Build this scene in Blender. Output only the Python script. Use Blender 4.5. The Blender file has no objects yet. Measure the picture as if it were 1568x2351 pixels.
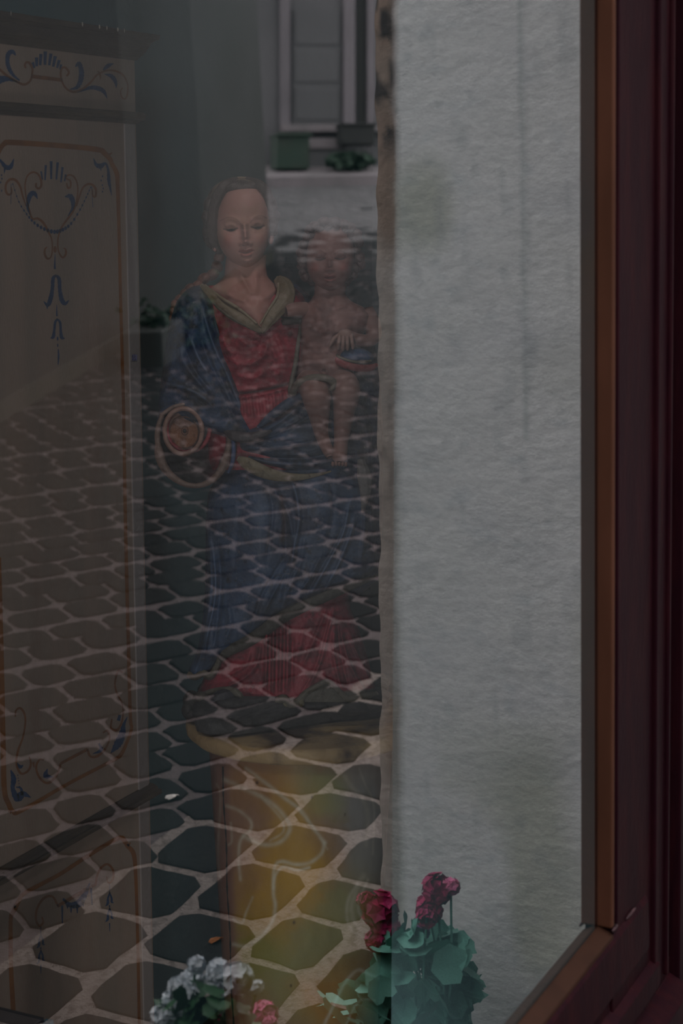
import bpy, math, random
import numpy as np
from mathutils import Vector, Matrix
random.seed(7); rng = np.random.default_rng(7)
SC = bpy.context.scene
# ------------------------------------------------------------------ camera
FPX = 4000.0; CX, CY = 784.0, 1175.5
TH = math.atan(725.5 / FPX); HD = math.radians(25.8)
F = np.array([math.cos(HD), math.sin(HD), 0.0]); R = np.array([math.sin(HD), -math.cos(HD), 0.0]); Z = np.array([0, 0, 1.0])
CAM = np.array([0, -0.64, 1.6])
FW = F * math.cos(TH) - Z * math.sin(TH); UP = F * math.sin(TH) + Z * math.cos(TH)
cd = bpy.data.cameras.new('camera'); cam = bpy.data.objects.new('camera', cd); SC.collection.objects.link(cam)
cd.sensor_fit = 'VERTICAL'; cd.sensor_height = 36.0; cd.sensor_width = 24.0; cd.lens = FPX * 36.0 / 2351.0
cd.clip_start = 0.02; cd.clip_end = 200
cd.dof.use_dof = True; cd.dof.focus_distance = 3.05; cd.dof.aperture_fstop = 5.6
cam.matrix_world = Matrix(((R[0], UP[0], -FW[0], CAM[0]), (R[1], UP[1], -FW[1], CAM[1]), (R[2], UP[2], -FW[2], CAM[2]), (0, 0, 0, 1)))
SC.camera = cam
# ------------------------------------------------------------------ world (overcast sky), exposure
W = bpy.data.worlds.new('overcast'); SC.world = W; W.use_nodes = True
bg = W.node_tree.nodes['Background']; bg.inputs[0].default_value = (1.0, 0.985, 1.0, 1); bg.inputs[1].default_value = 2.75
SC.view_settings.view_transform = 'Standard'; SC.view_settings.look = 'None'
SC.view_settings.exposure = 0.0; SC.view_settings.gamma = 1.0; SC.view_settings.use_curve_mapping = False
SC.cycles.use_denoising = True; SC.cycles.max_bounces = 8; SC.cycles.transparent_max_bounces = 12
SC.cycles.sample_clamp_indirect = 3.0; SC.cycles.caustics_reflective = False
def area_lamp(name, loc, size, power, color, aim):
    l = bpy.data.lights.new(name, 'AREA'); l.shape = 'DISK'; l.size = size; l.energy = power; l.color = color
    o = bpy.data.objects.new(name, l); o.location = loc; o.rotation_euler = (Vector(aim) - Vector(loc)).to_track_quat('-Z', 'Y').to_euler(); SC.collection.objects.link(o); return o
def spot_lamp(name, loc, aim, power, color, ang, blend=0.9, size=0.08):
    l = bpy.data.lights.new(name, 'SPOT'); l.energy = power; l.color = color; l.spot_size = math.radians(ang); l.spot_blend = blend; l.shadow_soft_size = size
    o = bpy.data.objects.new(name, l); o.location = loc; o.rotation_euler = (Vector(aim) - Vector(loc)).to_track_quat('-Z', 'Y').to_euler(); SC.collection.objects.link(o)
spot_lamp('pedestal_fill_spot', (1.62, 0.12, 0.38), (2.76, 0.78, 0.22), 8.0, (1.0, 0.95, 0.86), 50)  # unseen spot added to brighten the pedestal
spot_lamp('statue_fill_spot', (2.05, 0.28, 2.60), (2.75, 0.78, 1.20), 16.0, (1.0, 0.92, 0.86), 36, 1.0)  # unseen spot added to light the statue from above
area_lamp('cabinet_fill_upper', (0.85, 0.09, 2.05), 0.30, 5.0, (1.0, 0.95, 0.92), (2.5, 1.0, 1.2))  # unseen fill light added above the view for cabinet and statue
area_lamp('cabinet_fill_lower', (0.85, 0.09, 0.40), 0.30, 4.5, (1.0, 0.95, 0.92), (2.5, 1.0, 1.0))  # unseen fill light added below the view to even out the cabinet
# ------------------------------------------------------------------ geometry of views
TILT = math.radians(1.55)                       # the old window leans back a little
GN = np.array([0, math.cos(TILT), -math.sin(TILT)]); GP = np.array([0, 0, 1.2])
def ray(px, py): return FW + R * (px - CX) / FPX - UP * (py - CY) / FPX
def at(px, py, L):
    v = ray(px, py); return CAM + v * (L / (v @ F))
def aty(px, py, y):
    v = ray(px, py); return CAM + v * ((y - CAM[1]) / v[1])
def mir(p): p = np.asarray(p, float); return p - 2 * ((p - GP) @ GN) * GN
def mirv(v): return v - 2 * (v @ GN) * GN
SLN = np.array([-0.1 * F[0], -0.1 * F[1], 1.0]); SLP = CAM * np.array([1, 1, 0]) + F * 3.5
SN = mirv(SLN); SN = SN / SN[2]; SP = mir(SLP)    # plane of the sloping street
def street_z(x, y): return SP[2] - (SN[0] * (x - SP[0]) + SN[1] * (y - SP[1]))
def rray(px, py):
    v = ray(px, py); t = ((GP - CAM) @ GN) / (v @ GN); return CAM + v * t, mirv(v)
def out_plane(px, py, P0, N):
    o, v = rray(px, py); return o + v * (((P0 - o) @ N) / (v @ N))
def out_street(px, py): return out_plane(px, py, SP, SN)
def out_dist(px, py, L): return mir(at(px, py, L))
# ------------------------------------------------------------------ materials
def mat(name, col, rough=0.7, var=None, scale=8.0, bump=0.0, bscale=60.0, attr=False, detail=6.0, spec=0.4, stretch=None, coat=0.0, var2=None):
    m = bpy.data.materials.new(name); m.use_nodes = True; nt = m.node_tree; N = nt.nodes; Lk = nt.links
    p = N['Principled BSDF']; p.inputs['Roughness'].default_value = rough; p.inputs['Specular IOR Level'].default_value = spec
    p.inputs['Coat Weight'].default_value = coat
    tc = N.new('ShaderNodeTexCoord'); mp = N.new('ShaderNodeMapping'); Lk.new(tc.outputs['Object'], mp.inputs[0])
    if stretch: mp.inputs['Scale'].default_value = stretch
    base = None
    if attr:
        a = N.new('ShaderNodeAttribute'); a.attribute_name = 'Col'; base = a.outputs['Color']
    else:
        r = N.new('ShaderNodeRGB'); r.outputs[0].default_value = (*col, 1); base = r.outputs[0]
    for k, vv in enumerate((var, var2)):
        if vv is None: continue
        vc, lo, hi, sc = vv if isinstance(vv, tuple) and len(vv) == 4 and isinstance(vv[0], tuple) else (vv, 0.4, 0.65, scale)
        n = N.new('ShaderNodeTexNoise'); n.inputs['Scale'].default_value = sc; n.inputs['Detail'].default_value = detail; Lk.new(mp.outputs[0], n.inputs['Vector'])
        rr = N.new('ShaderNodeMapRange'); rr.inputs[1].default_value = lo; rr.inputs[2].default_value = hi; Lk.new(n.outputs[0], rr.inputs[0])
        mx = N.new('ShaderNodeMix'); mx.data_type = 'RGBA'; Lk.new(rr.outputs[0], mx.inputs[0]); Lk.new(base, mx.inputs[6])
        if attr:
            mx.blend_type = 'MULTIPLY'
        mx.inputs[7].default_value = (*vc, 1); base = mx.outputs[2]
    Lk.new(base, p.inputs['Base Color'])
    if bump:
        n = N.new('ShaderNodeTexNoise'); n.inputs['Scale'].default_value = bscale; n.inputs['Detail'].default_value = 8; Lk.new(mp.outputs[0], n.inputs['Vector'])
        b = N.new('ShaderNodeBump'); b.inputs['Strength'].default_value = bump; b.inputs['Distance'].default_value = 0.01
        Lk.new(n.outputs[0], b.inputs['Height']); Lk.new(b.outputs[0], p.inputs['Normal'])
    return m
M = {}
M['teal'] = mat('teal_wall_paint', (0.115, 0.25, 0.31), 0.9, ((0.15, 0.28, 0.33), 0.35, 0.7, 3.0), bump=0.25, bscale=30)
M['reveal_in'] = mat('teal_reveal_paint', (0.075, 0.15, 0.18), 0.9, ((0.10, 0.18, 0.20), 0.3, 0.7, 5.0), bump=0.35, bscale=90, stretch=(1, 0.6, 1.0), var2=((0.10, 0.15, 0.12), 0.58, 0.75, 2.5))
M['plaster'] = mat('rough_lime_plaster', (0.62, 0.62, 0.60), 0.95, ((0.90, 0.90, 0.92), 0.5, 0.75, 9.0), attr=True, bump=0.30, bscale=75, stretch=(1, 0.6, 1.0), var2=((0.86, 0.88, 0.90), 0.56, 0.75, 34.0))
M['plaster_stain'] = mat('stained_corner_plaster', (0.38, 0.35, 0.31), 0.95, ((0.07, 0.06, 0.05), 0.52, 0.62, 9.0), bump=1.0, bscale=50, var2=((0.30, 0.20, 0.11), 0.50, 0.7, 3.0))
M['facade'] = mat('facade_plaster', (0.45, 0.44, 0.40), 0.95, (0.3, 0.28, 0.25), 3.0, 0.5)
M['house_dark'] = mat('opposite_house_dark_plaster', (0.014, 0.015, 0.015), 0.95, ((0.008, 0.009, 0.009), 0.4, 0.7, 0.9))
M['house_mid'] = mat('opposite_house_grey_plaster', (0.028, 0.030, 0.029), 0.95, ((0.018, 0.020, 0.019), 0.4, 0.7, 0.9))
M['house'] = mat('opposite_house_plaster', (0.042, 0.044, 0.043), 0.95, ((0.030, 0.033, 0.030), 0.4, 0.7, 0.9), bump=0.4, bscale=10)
M['house_base'] = mat('opposite_house_base_stain', (0.022, 0.022, 0.016), 0.95, (0.03, 0.028, 0.024), 3.0)
M['far_wall'] = mat('far_house_wall', (0.10, 0.098, 0.102), 0.95, (0.08, 0.08, 0.083), 1.0)
M['far_panel'] = mat('far_house_shutter', (0.075, 0.075, 0.078), 0.8, (0.065, 0.065, 0.068), 1.0)
M['far_trim'] = mat('far_house_pilaster', (0.13, 0.118, 0.128), 0.9, (0.11, 0.10, 0.108), 2.0)
M['black'] = mat('flat_black', (0.015, 0.016, 0.015), 0.8)
M['far_green'] = mat('green_box_paint', (0.012, 0.03, 0.018), 0.7, (0.018, 0.028, 0.018), 4.0)
M['kerb'] = mat('pale_kerb_stone', (0.165, 0.145, 0.152), 0.9, (0.12, 0.11, 0.113), 2.0)
M['mortar'] = mat('pale_sandy_joint', (0.110, 0.086, 0.088), 0.95, ((0.075, 0.06, 0.058), 0.45, 0.62, 60.0), bump=0.8, bscale=160)
M['joint_edge'] = mat('pale_edge_joint', (0.20, 0.165, 0.150), 0.95, ((0.12, 0.095, 0.085), 0.45, 0.62, 60.0), bump=0.8, bscale=160)  # paler joint tone for the strip nearest the window
M['sett'] = mat('dark_basalt_sett', (0.008, 0.0095, 0.010), 0.9, ((0.016, 0.0165, 0.017), 0.45, 0.7, 14.0), bump=0.5, bscale=60, spec=0.15)
M['sett2'] = mat('grey_basalt_sett', (0.014, 0.015, 0.015), 0.9, ((0.008, 0.009, 0.0095), 0.45, 0.7, 10.0), bump=0.5, bscale=60, spec=0.15)
M['sett_pale'] = mat('pale_far_sett', (0.09, 0.087, 0.09), 0.8, ((0.05, 0.05, 0.051), 0.4, 0.7, 3.0), bump=0.5, bscale=40)  # paler tone for the setts farthest up the street
M['frame'] = mat('dark_red_window_paint', (0.026, 0.0050, 0.010), 0.55, ((0.042, 0.008, 0.012), 0.45, 0.7, 7.0), bump=0.12, bscale=40, spec=0.10, stretch=(6, 6, 1))
M['bead'] = mat('brown_glazing_bead', (0.15, 0.060, 0.036), 0.6, (0.115, 0.047, 0.028), 6.0, spec=0.1, stretch=(3, 3, 1))
M['bead_low'] = mat('brown_bead_darkened', (0.062, 0.027, 0.017), 0.6, (0.045, 0.02, 0.013), 6.0, spec=0.1, stretch=(3, 3, 1))  # bead colour darkened to offset sky light on the rail top
M['pink_mark'] = mat('grey_pink_mark', (0.13, 0.062, 0.07), 0.7, (0.05, 0.03, 0.034), 60.0)
M['sill'] = mat('stone_sill', (0.22, 0.21, 0.20), 0.9, (0.14, 0.14, 0.13), 8.0, 0.4)
M['floor'] = mat('shop_floor_boards', (0.10, 0.09, 0.08), 0.7, (0.05, 0.045, 0.04), 5.0)
M['ceil'] = mat('shop_ceiling_paint', (0.25, 0.26, 0.26), 0.9)
M['dark_wall'] = mat('shop_dark_wall', (0.05, 0.065, 0.07), 0.9)
M['cab'] = mat('cabinet_cream_paint', (0.33, 0.245, 0.20), 0.6, ((0.27, 0.215, 0.18), 0.4, 0.7, 4.0), bump=0.15, bscale=120, stretch=(4, 4, 0.6), var2=((0.25, 0.16, 0.13), 0.58, 0.78, 2.2))
M['cab_edge'] = mat('cabinet_grey_stile_paint', (0.28, 0.25, 0.25), 0.6, (0.23, 0.20, 0.20), 5.0, 0.15, 120)
M['mould'] = mat('cabinet_dark_moulding', (0.05, 0.038, 0.032), 0.6, ((0.09, 0.065, 0.042), 0.45, 0.7, 9.0), bump=0.2, bscale=60, stretch=(1, 4, 6))
M['chip'] = mat('chipped_white_ground', (0.6, 0.56, 0.5), 0.8)
M['ochre'] = mat('painted_ochre_line', (0.27, 0.10, 0.020), 0.5, ((0.18, 0.065, 0.018), 0.4, 0.7, 30.0))
M['scroll'] = mat('painted_brown_scroll', (0.24, 0.095, 0.035), 0.5, ((0.16, 0.065, 0.028), 0.4, 0.7, 60.0))
M['blue'] = mat('painted_blue_leaf', (0.005, 0.04, 0.13), 0.5, ((0.03, 0.08, 0.20), 0.5, 0.7, 120.0))
M['statue'] = mat('painted_carved_wood', (0.5, 0.5, 0.5), 0.47, ((0.55, 0.5, 0.47), 0.5, 0.75, 16.0), attr=True, bump=0.40, bscale=80, detail=8, spec=0.4, var2=((0.45, 0.4, 0.38), 0.6, 0.72, 60.0))
M['skin'] = mat('painted_flesh', (0.5, 0.5, 0.5), 0.50, ((0.72, 0.62, 0.58), 0.5, 0.78, 12.0), attr=True, bump=0.10, bscale=70, spec=0.3)
M['rock'] = mat('painted_rock', (0.5, 0.5, 0.5), 0.55, ((0.5, 0.5, 0.5), 0.45, 0.7, 22.0), attr=True, bump=0.6, bscale=45)
M['marble'] = mat('painted_marbling', (0.5, 0.5, 0.5), 0.4, ((0.78, 0.76, 0.7), 0.45, 0.75, 25.0), attr=True, bump=0.06, bscale=80, stretch=(1, 1, 0.4))
M['slab'] = mat('painted_slab', (0.46, 0.32, 0.16), 0.45, ((0.60, 0.43, 0.22), 0.4, 0.6, 14.0), bump=0.3, bscale=60, var2=((0.07, 0.04, 0.03), 0.5, 0.62, 8.0))
M['leaf'] = mat('leaf_green', (0.04, 0.13, 0.05), 0.5, (0.02, 0.07, 0.025), 20.0)
M['leaf_dark'] = mat('leaf_dark', (0.012, 0.035, 0.018), 0.7, (0.008, 0.022, 0.012), 20.0)
M['leaf2'] = mat('leaf_blue_green', (0.16, 0.42, 0.34), 0.6, (0.11, 0.30, 0.24), 20.0)
M['red'] = mat('crimson_petal', (0.42, 0.012, 0.10), 0.6, (0.28, 0.01, 0.09), 50.0)
M['violet'] = mat('violet_petal', (0.26, 0.08, 0.30), 0.6, (0.18, 0.05, 0.22), 50.0)
M['pink'] = mat('pink_petal', (0.75, 0.20, 0.36), 0.6, (0.6, 0.12, 0.3), 50.0)
M['white'] = mat('white_petal', (0.78, 0.82, 0.86), 0.6, (0.62, 0.68, 0.74), 50.0)
M['pot'] = mat('dark_planter', (0.02, 0.022, 0.02), 0.7)
M['soil'] = mat('soil', (0.02, 0.015, 0.01), 0.95)
M['tabletop'] = mat('grey_tabletop', (0.14, 0.125, 0.14), 0.4, (0.10, 0.09, 0.09), 12.0)
M['tabletrim'] = mat('black_table_edge', (0.012, 0.015, 0.025), 0.3)
M['bluepaint'] = mat('pale_blue_corner', (0.10, 0.24, 0.32), 0.5)
M['sticker'] = mat('lilac_sticker', (0.20, 0.20, 0.36), 0.6)
M['ink'] = mat('sticker_ink', (0.04, 0.03, 0.12), 0.6)
M['litter'] = mat('pale_paper', (0.75, 0.70, 0.66), 0.8)
M['rust'] = mat('dry_orange_leaf', (0.35, 0.12, 0.03), 0.8)
def glass_mat():
    m = bpy.data.materials.new('window_glass'); m.use_nodes = True; nt = m.node_tree; N = nt.nodes; Lk = nt.links; N.clear()
    out = N.new('ShaderNodeOutputMaterial'); tr = N.new('ShaderNodeBsdfTransparent'); gl = N.new('ShaderNodeBsdfGlossy'); mx = N.new('ShaderNodeMixShader')
    gl.inputs['Roughness'].default_value = 0.0; gl.inputs['Color'].default_value = (1, 1, 1, 1); tr.inputs[0].default_value = (0.97, 0.985, 0.98, 1)
    fr = N.new('ShaderNodeFresnel'); fr.inputs[0].default_value = 1.5
    g = N.new('ShaderNodeNewGeometry'); 
    a = N.new('ShaderNodeMath'); a.operation = 'SUBTRACT'; a.inputs[0].default_value = 1.0; Lk.new(fr.outputs[0], a.inputs[1])
    b = N.new('ShaderNodeMath'); b.operation = 'POWER'; Lk.new(a.outputs[0], b.inputs[0]); b.inputs[1].default_value = 4.0   # double glazing: four surfaces
    c = N.new('ShaderNodeMath'); c.operation = 'SUBTRACT'; c.inputs[0].default_value = 1.0; Lk.new(b.outputs[0], c.inputs[1])
    Lk.new(c.outputs[0], mx.inputs[0]); Lk.new(tr.outputs[0], mx.inputs[1]); Lk.new(gl.outputs[0], mx.inputs[2]); Lk.new(mx.outputs[0], out.inputs[0])
    c2 = bpy.data.materials.new('window_glass_inner'); c2.use_nodes = True; n2 = c2.node_tree; n2.nodes.clear()
    o2 = n2.nodes.new('ShaderNodeOutputMaterial'); t2 = n2.nodes.new('ShaderNodeBsdfTransparent'); n2.links.new(t2.outputs[0], o2.inputs[0])
    return m, c2
M['glass'], M['glass_in'] = glass_mat()
# ------------------------------------------------------------------ object helpers
def link(o): SC.collection.objects.link(o); return o
def tag(o, label=None, cat=None, group=None, kind=None):
    if label: o['label'] = label
    if cat: o['category'] = cat
    if group: o['group'] = group
    if kind: o['kind'] = kind
    return o
def empty(name, loc):
    o = bpy.data.objects.new(name, None); o.location = Vector(loc); o.empty_display_size = 0.05; link(o); o['_o'] = [float(v) for v in loc]; return o
def origin_of(p):
    if p is None: return np.zeros(3)
    r = np.array(p.location) if True else 0
    return r + origin_of(p.parent)
def mesh(name, V, Fc, m, parent=None, smooth=True, cols=None, mi=None, mats=None):
    V = np.asarray(V, float)
    org = origin_of(parent)
    me = bpy.data.meshes.new(name); me.from_pydata((V - org).tolist(), [], [tuple(int(i) for i in f) for f in Fc]); me.update()
    o = bpy.data.objects.new(name, me)
    for mm in (mats or [m]): me.materials.append(mm)
    if mi is not None: me.polygons.foreach_set('material_index', mi)
    if smooth: me.polygons.foreach_set('use_smooth', [True] * len(me.polygons))
    if cols is not None:
        a = me.color_attributes.new('Col', 'FLOAT_COLOR', 'POINT'); c4 = np.ones((len(V), 4), np.float32); c4[:, :3] = cols
        a.data.foreach_set('color', c4.ravel())
    link(o)
    if parent: o.parent = parent
    return o
def rebase(o):                                     # put the origin of a lone mesh at its base
    me = o.data; n = len(me.vertices); a = np.empty(n * 3); me.vertices.foreach_get('co', a); a = a.reshape(-1, 3)
    b = np.array([(a[:, 0].min() + a[:, 0].max()) / 2, (a[:, 1].min() + a[:, 1].max()) / 2, a[:, 2].min()])
    me.vertices.foreach_set('co', (a - b).ravel()); o.location = Vector(b); me.update(); return o
def vnoise(X, Y, s, seed):
    r = np.random.default_rng(seed); G = r.random((64, 64)); x = (X / s) % 63; y = (Y / s) % 63; i = x.astype(int); j = y.astype(int); fx = x - i; fy = y - j
    fx = fx * fx * (3 - 2 * fx); fy = fy * fy * (3 - 2 * fy)
    return (G[i, j] * (1 - fx) + G[i + 1, j] * fx) * (1 - fy) + (G[i, j + 1] * (1 - fx) + G[i + 1, j + 1] * fx) * fy
def mixc(C, mask, col): return C * (1 - mask[..., None]) + np.array(col) * mask[..., None]
class MB:
    def __init__(s): s.V = []; s.F = []; s.n = 0
    def add(s, V, Fc):
        s.V.append(np.asarray(V, float)); s.F += [tuple(i + s.n for i in f) for f in Fc]; s.n += len(V); return s
    def box(s, a, b):
        x0, y0, z0 = a; x1, y1, z1 = b
        V = [(x0, y0, z0), (x1, y0, z0), (x1, y1, z0), (x0, y1, z0), (x0, y0, z1), (x1, y0, z1), (x1, y1, z1), (x0, y1, z1)]
        return s.add(V, [(0, 3, 2, 1), (4, 5, 6, 7), (0, 1, 5, 4), (1, 2, 6, 5), (2, 3, 7, 6), (3, 0, 4, 7)])
    def hexa(s, V): return s.add(V, [(0, 3, 2, 1), (4, 5, 6, 7), (0, 1, 5, 4), (1, 2, 6, 5), (2, 3, 7, 6), (3, 0, 4, 7)])
    def build(s, name, m, parent=None, smooth=False): return mesh(name, np.concatenate(s.V), s.F, m, parent, smooth)
def grid_faces(nr, nc, wrap=True):
    Fc = []
    for i in range(nr - 1):
        for j in range(nc if wrap else nc - 1):
            k = (j + 1) % nc; Fc.append((i * nc + j, (i + 1) * nc + j, (i + 1) * nc + k, i * nc + k))
    return Fc
def bevel(o, w=0.003, seg=2):
    b = o.modifiers.new('bevel', 'BEVEL'); b.width = w; b.segments = seg; b.limit_method = 'ANGLE'; return o
def sweep(prof, a, b, name, m, parent):            # extrude a closed (dy,dz) profile along x from a to b
    n = len(prof); V = [(a, y, z) for y, z in prof] + [(b, y, z) for y, z in prof]
    Fc = [(i, (i + 1) % n, n + (i + 1) % n, n + i) for i in range(n)] + [tuple(range(n))[::-1], tuple(range(n, 2 * n))]
    return mesh(name, V, Fc, m, parent, False)
# ================================================================== THE SETTING: shop
XI = 2.20; YI = XI * math.tan(math.radians(24.05)) + CAM[1]       # inner reveal of the window
def struct(o): o['kind'] = 'structure'; return o
struct(MB().box((-2.0, -0.02, -0.36), (4.2, 1.5, -0.30)).build('floor', M['floor']))
struct(MB().box((-2.0, -0.02, 2.9), (4.2, 1.5, 2.98)).build('ceiling', M['ceil']))
struct(MB().box((-2.0, 1.30, -0.30), (4.2, 1.42, 2.9)).build('wall_back', M['teal']))
struct(MB().box((-2.1, -0.02, -0.30), (-2.0, 1.42, 2.9)).build('wall_left', M['dark_wall']))
struct(MB().box((4.2, YI, -0.30), (4.3, 1.42, 2.9)).build('wall_right', M['teal']))
def bumpy_panel(x0, y0, x1, y1, z0, z1, amp, cell=0.01, seed=0):
    r = np.random.default_rng(seed); n = max(2, int(math.hypot(x1 - x0, y1 - y0) / cell)); k = int((z1 - z0) / cell)
    u = np.linspace(0, 1, n); w = np.linspace(0, 1, k); U, Wz = np.meshgrid(u, w)
    H = np.zeros_like(U); nx, ny = (y1 - y0), -(x1 - x0); l = math.hypot(nx, ny); nx /= l; ny /= l
    for s, a in ((6, 1.0), (15, 0.5), (40, 0.3)):
        c = r.normal(size=(int(s * (z1 - z0)) + 3, s // 2 + 3)); yy = Wz * (c.shape[0] - 1.001); xx = U * (c.shape[1] - 1.001)
        i = yy.astype(int); j = xx.astype(int); fy = yy - i; fx = xx - j; fy = fy * fy * (3 - 2 * fy); fx = fx * fx * (3 - 2 * fx)
        H += a * ((c[i, j] * (1 - fx) + c[i, j + 1] * fx) * (1 - fy) + (c[i + 1, j] * (1 - fx) + c[i + 1, j + 1] * fx) * fy)
    H *= amp; H -= H.max() if False else 0
    V = np.stack([x0 + (x1 - x0) * U + nx * H, y0 + (y1 - y0) * U + ny * H, z0 + (z1 - z0) * Wz], -1).reshape(-1, 3)
    return V, grid_faces(k, n, False)
V, Fc = bumpy_panel(XI, 0.02, XI, YI, -0.3, 2.9, 0.0008, 0.02, 3)
mb = MB().add(V, Fc); mb.box((XI + 0.004, 0.02, -0.3), (4.2, YI - 0.002, 2.9))
o = struct(mb.build('trim_1', M['reveal_in'], None, True))
# ================================================================== THE SETTING: thick old outer wall and its plaster reveal
XR = 2.45
def rev_y(px, py):                                  # depth of the outer corner as the pane shows it
    o, v = rray(px, py); return (o + v * ((XR - o[0]) / v[0]))
c1, c2 = rev_y(856, 0), rev_y(870, 2000)
def corner_y(z): return c1[1] + (c2[1] - c1[1]) * (z - c1[2]) / (c2[2] - c1[2])
ZB, ZT = -0.35, 3.2
def reveal_strip(ya, yb, name, m, seed, amp):
    r = np.random.default_rng(seed); nz = 330; ny = max(4, int(abs(yb(1) - ya(1)) / 0.008)); V = []
    ph = r.uniform(0, 6, 12)
    for i in range(nz):
        z = ZB + (ZT - ZB) * i / (nz - 1); a, b = ya(z), yb(z)
        e = 0.0014 * (math.sin(z * 23 + ph[0]) + math.sin(z * 51 + ph[1]) + 0.7 * math.sin(z * 97 + ph[2]))
        for j in range(ny):
            t = j / (ny - 1); y = a + (b + e - a) * t
            hx = amp * (math.sin(y * 40 + z * 9 + ph[3]) + math.sin(z * 31 - y * 22 + ph[4]) + 0.6 * math.sin(y * 110 + z * 70 + ph[5]) + 0.5 * math.sin(z * 130 + ph[6]))
            rd = max(0, t - 0.93) / 0.07 if name == 'trim_2' else 0
            V.append((XR + hx + 0.01 * rd * rd, y, z))
    A_ = np.array(V).reshape(nz, ny, 3); T_ = np.linspace(0, 1, ny)[None].repeat(nz, 0); Zg = A_[..., 2]; Yg = A_[..., 1]
    vn = lambda sz, sy, sd: vnoise((Zg + 5) / sz, (Yg + 5) / sy, 1.0, sd)
    C = np.zeros((nz, ny, 3)) + np.array((0.86, 0.85, 0.845)); ye = np.clip((vn(.22, .14, 3) - .62) * 5, 0, 1) * np.clip((T_ - .1) * 4, 0, 1); C = mixc(C, ye * .55, (0.42, 0.42, 0.28))
    C = mixc(C, np.clip((vn(.05, .02, 4) - .76) * 6, 0, 1) * .28, (0.40, 0.41, 0.43))
    C = mixc(C, np.exp(-((T_ - .43 - .01 * np.sin(Zg * 3)) / .012) ** 2) * (Zg > 1.25) * .45, (0.40, 0.42, 0.42)); ed = np.clip((T_ - .90) / .03, 0, 1); C = mixc(C, ed, (0.46, 0.41, 0.37)); C = mixc(C, ed * np.clip((vn(.17, .2, 5) - .5) * 5, 0, 1) * .85, (0.30, 0.21, 0.16))
    C = mixc(C, ed * np.clip((vn(.2, .3, 6) - .48) * 6, 0, 1) * np.clip((vn(.022, .016, 7) - .52) * 8, 0, 1) * .95, (0.05, 0.045, 0.045))
    o = mesh(name, V, grid_faces(nz, ny, False), m, None, True, C.reshape(-1, 3)); return struct(o)
reveal_strip(lambda z: -0.05, corner_y, 'trim_2', M['plaster'], 11, 0.0005)
def pier(x0, x1, name, z0=ZB - 0.8, z1=6.0):
    b = MB(); cb, ct = corner_y(z0) + 0.002, corner_y(z1) + 0.002
    b.hexa([(x0, cb, z0), (x1, cb, z0), (x1, 0.02, z0), (x0, 0.02, z0), (x0, ct, z1), (x1, ct, z1), (x1, max(0.02, ct + .2), z1), (x0, max(0.02, ct + .2), z1)])
    return struct(b.build(name, M['facade']))
pier(XR + 0.012, 3.9, 'wall_outer_right'); pier(-4.0, -1.35, 'wall_outer_left')
b = MB(); zc = 2.75; struct(b.hexa([(-1.35, corner_y(zc), zc), (XR + .01, corner_y(zc), zc), (XR + .01, 0.02, zc), (-1.35, 0.02, zc),
      (-1.35, corner_y(6), 6), (XR + .01, corner_y(6), 6), (XR + .01, 0.2, 6), (-1.35, 0.2, 6)]).build('wall_outer_top', M['facade']))
b = MB(); zs = 0.05; struct(b.hexa([(-1.35, corner_y(-1), -1), (XR + .01, corner_y(-1), -1), (XR + .01, 0.02, -1), (-1.35, 0.02, -1),
      (-1.35, corner_y(zs), zs), (XR + .01, corner_y(zs), zs), (XR + .01, 0.02, zs), (-1.35, 0.02, zs)]).build('wall_outer_base', M['facade']))
struct(bevel(MB().box((-1.35, corner_y(zs) - 0.03, zs), (XR - 0.005, 0.0, zs + 0.045)).build('trim_3', M['sill']), 0.006))
# ================================================================== window: jamb, stile, beads, rails, double pane
TT = math.tan(TILT)
def gy(z): return TT * (z - 1.2)
ZR = 0.672; XJ = 2.05; ZTOP = 2.65; XLJ = -1.25
win = empty('window_1', (0.4, 0, ZR)); win['kind'] = 'structure'
def vbar(x0, x1, ya, yb, z0, z1, name, m):            # upright member leaning with the pane
    b = MB(); b.hexa([(x0, gy(z0) + ya, z0), (x1, gy(z0) + ya, z0), (x1, gy(z0) + yb, z0), (x0, gy(z0) + yb, z0), (x0, gy(z1) + ya, z1), (x1, gy(z1) + ya, z1), (x1, gy(z1) + yb, z1), (x0, gy(z1) + yb, z1)])
    return bevel(b.build(name, m, win), 0.0025)
def hbar(z0, z1, ya, yb, name, m, x0=XLJ, x1=XJ):
    return vbar(x0, x1, ya, yb, z0, z1, name, m)
# pane
za, zb = ZR - 0.01, ZTOP + 0.01; xa, xb = XLJ - 0.01, XJ + 0.01
V = [(xa, gy(za), za), (xb, gy(za), za), (xb, gy(zb), zb), (xa, gy(zb), zb), (xa, gy(za) + .006, za), (xb, gy(za) + .006, za), (xb, gy(zb) + .006, zb), (xa, gy(zb) + .006, zb)]
mesh('glass_pane', V, [(0, 1, 2, 3), (7, 6, 5, 4), (0, 4, 5, 1), (1, 5, 6, 2), (2, 6, 7, 3), (3, 7, 4, 0)], None, win, False, mi=[0, 1, 1, 1, 1, 1], mats=[M['glass'], M['glass_in']])
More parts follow.
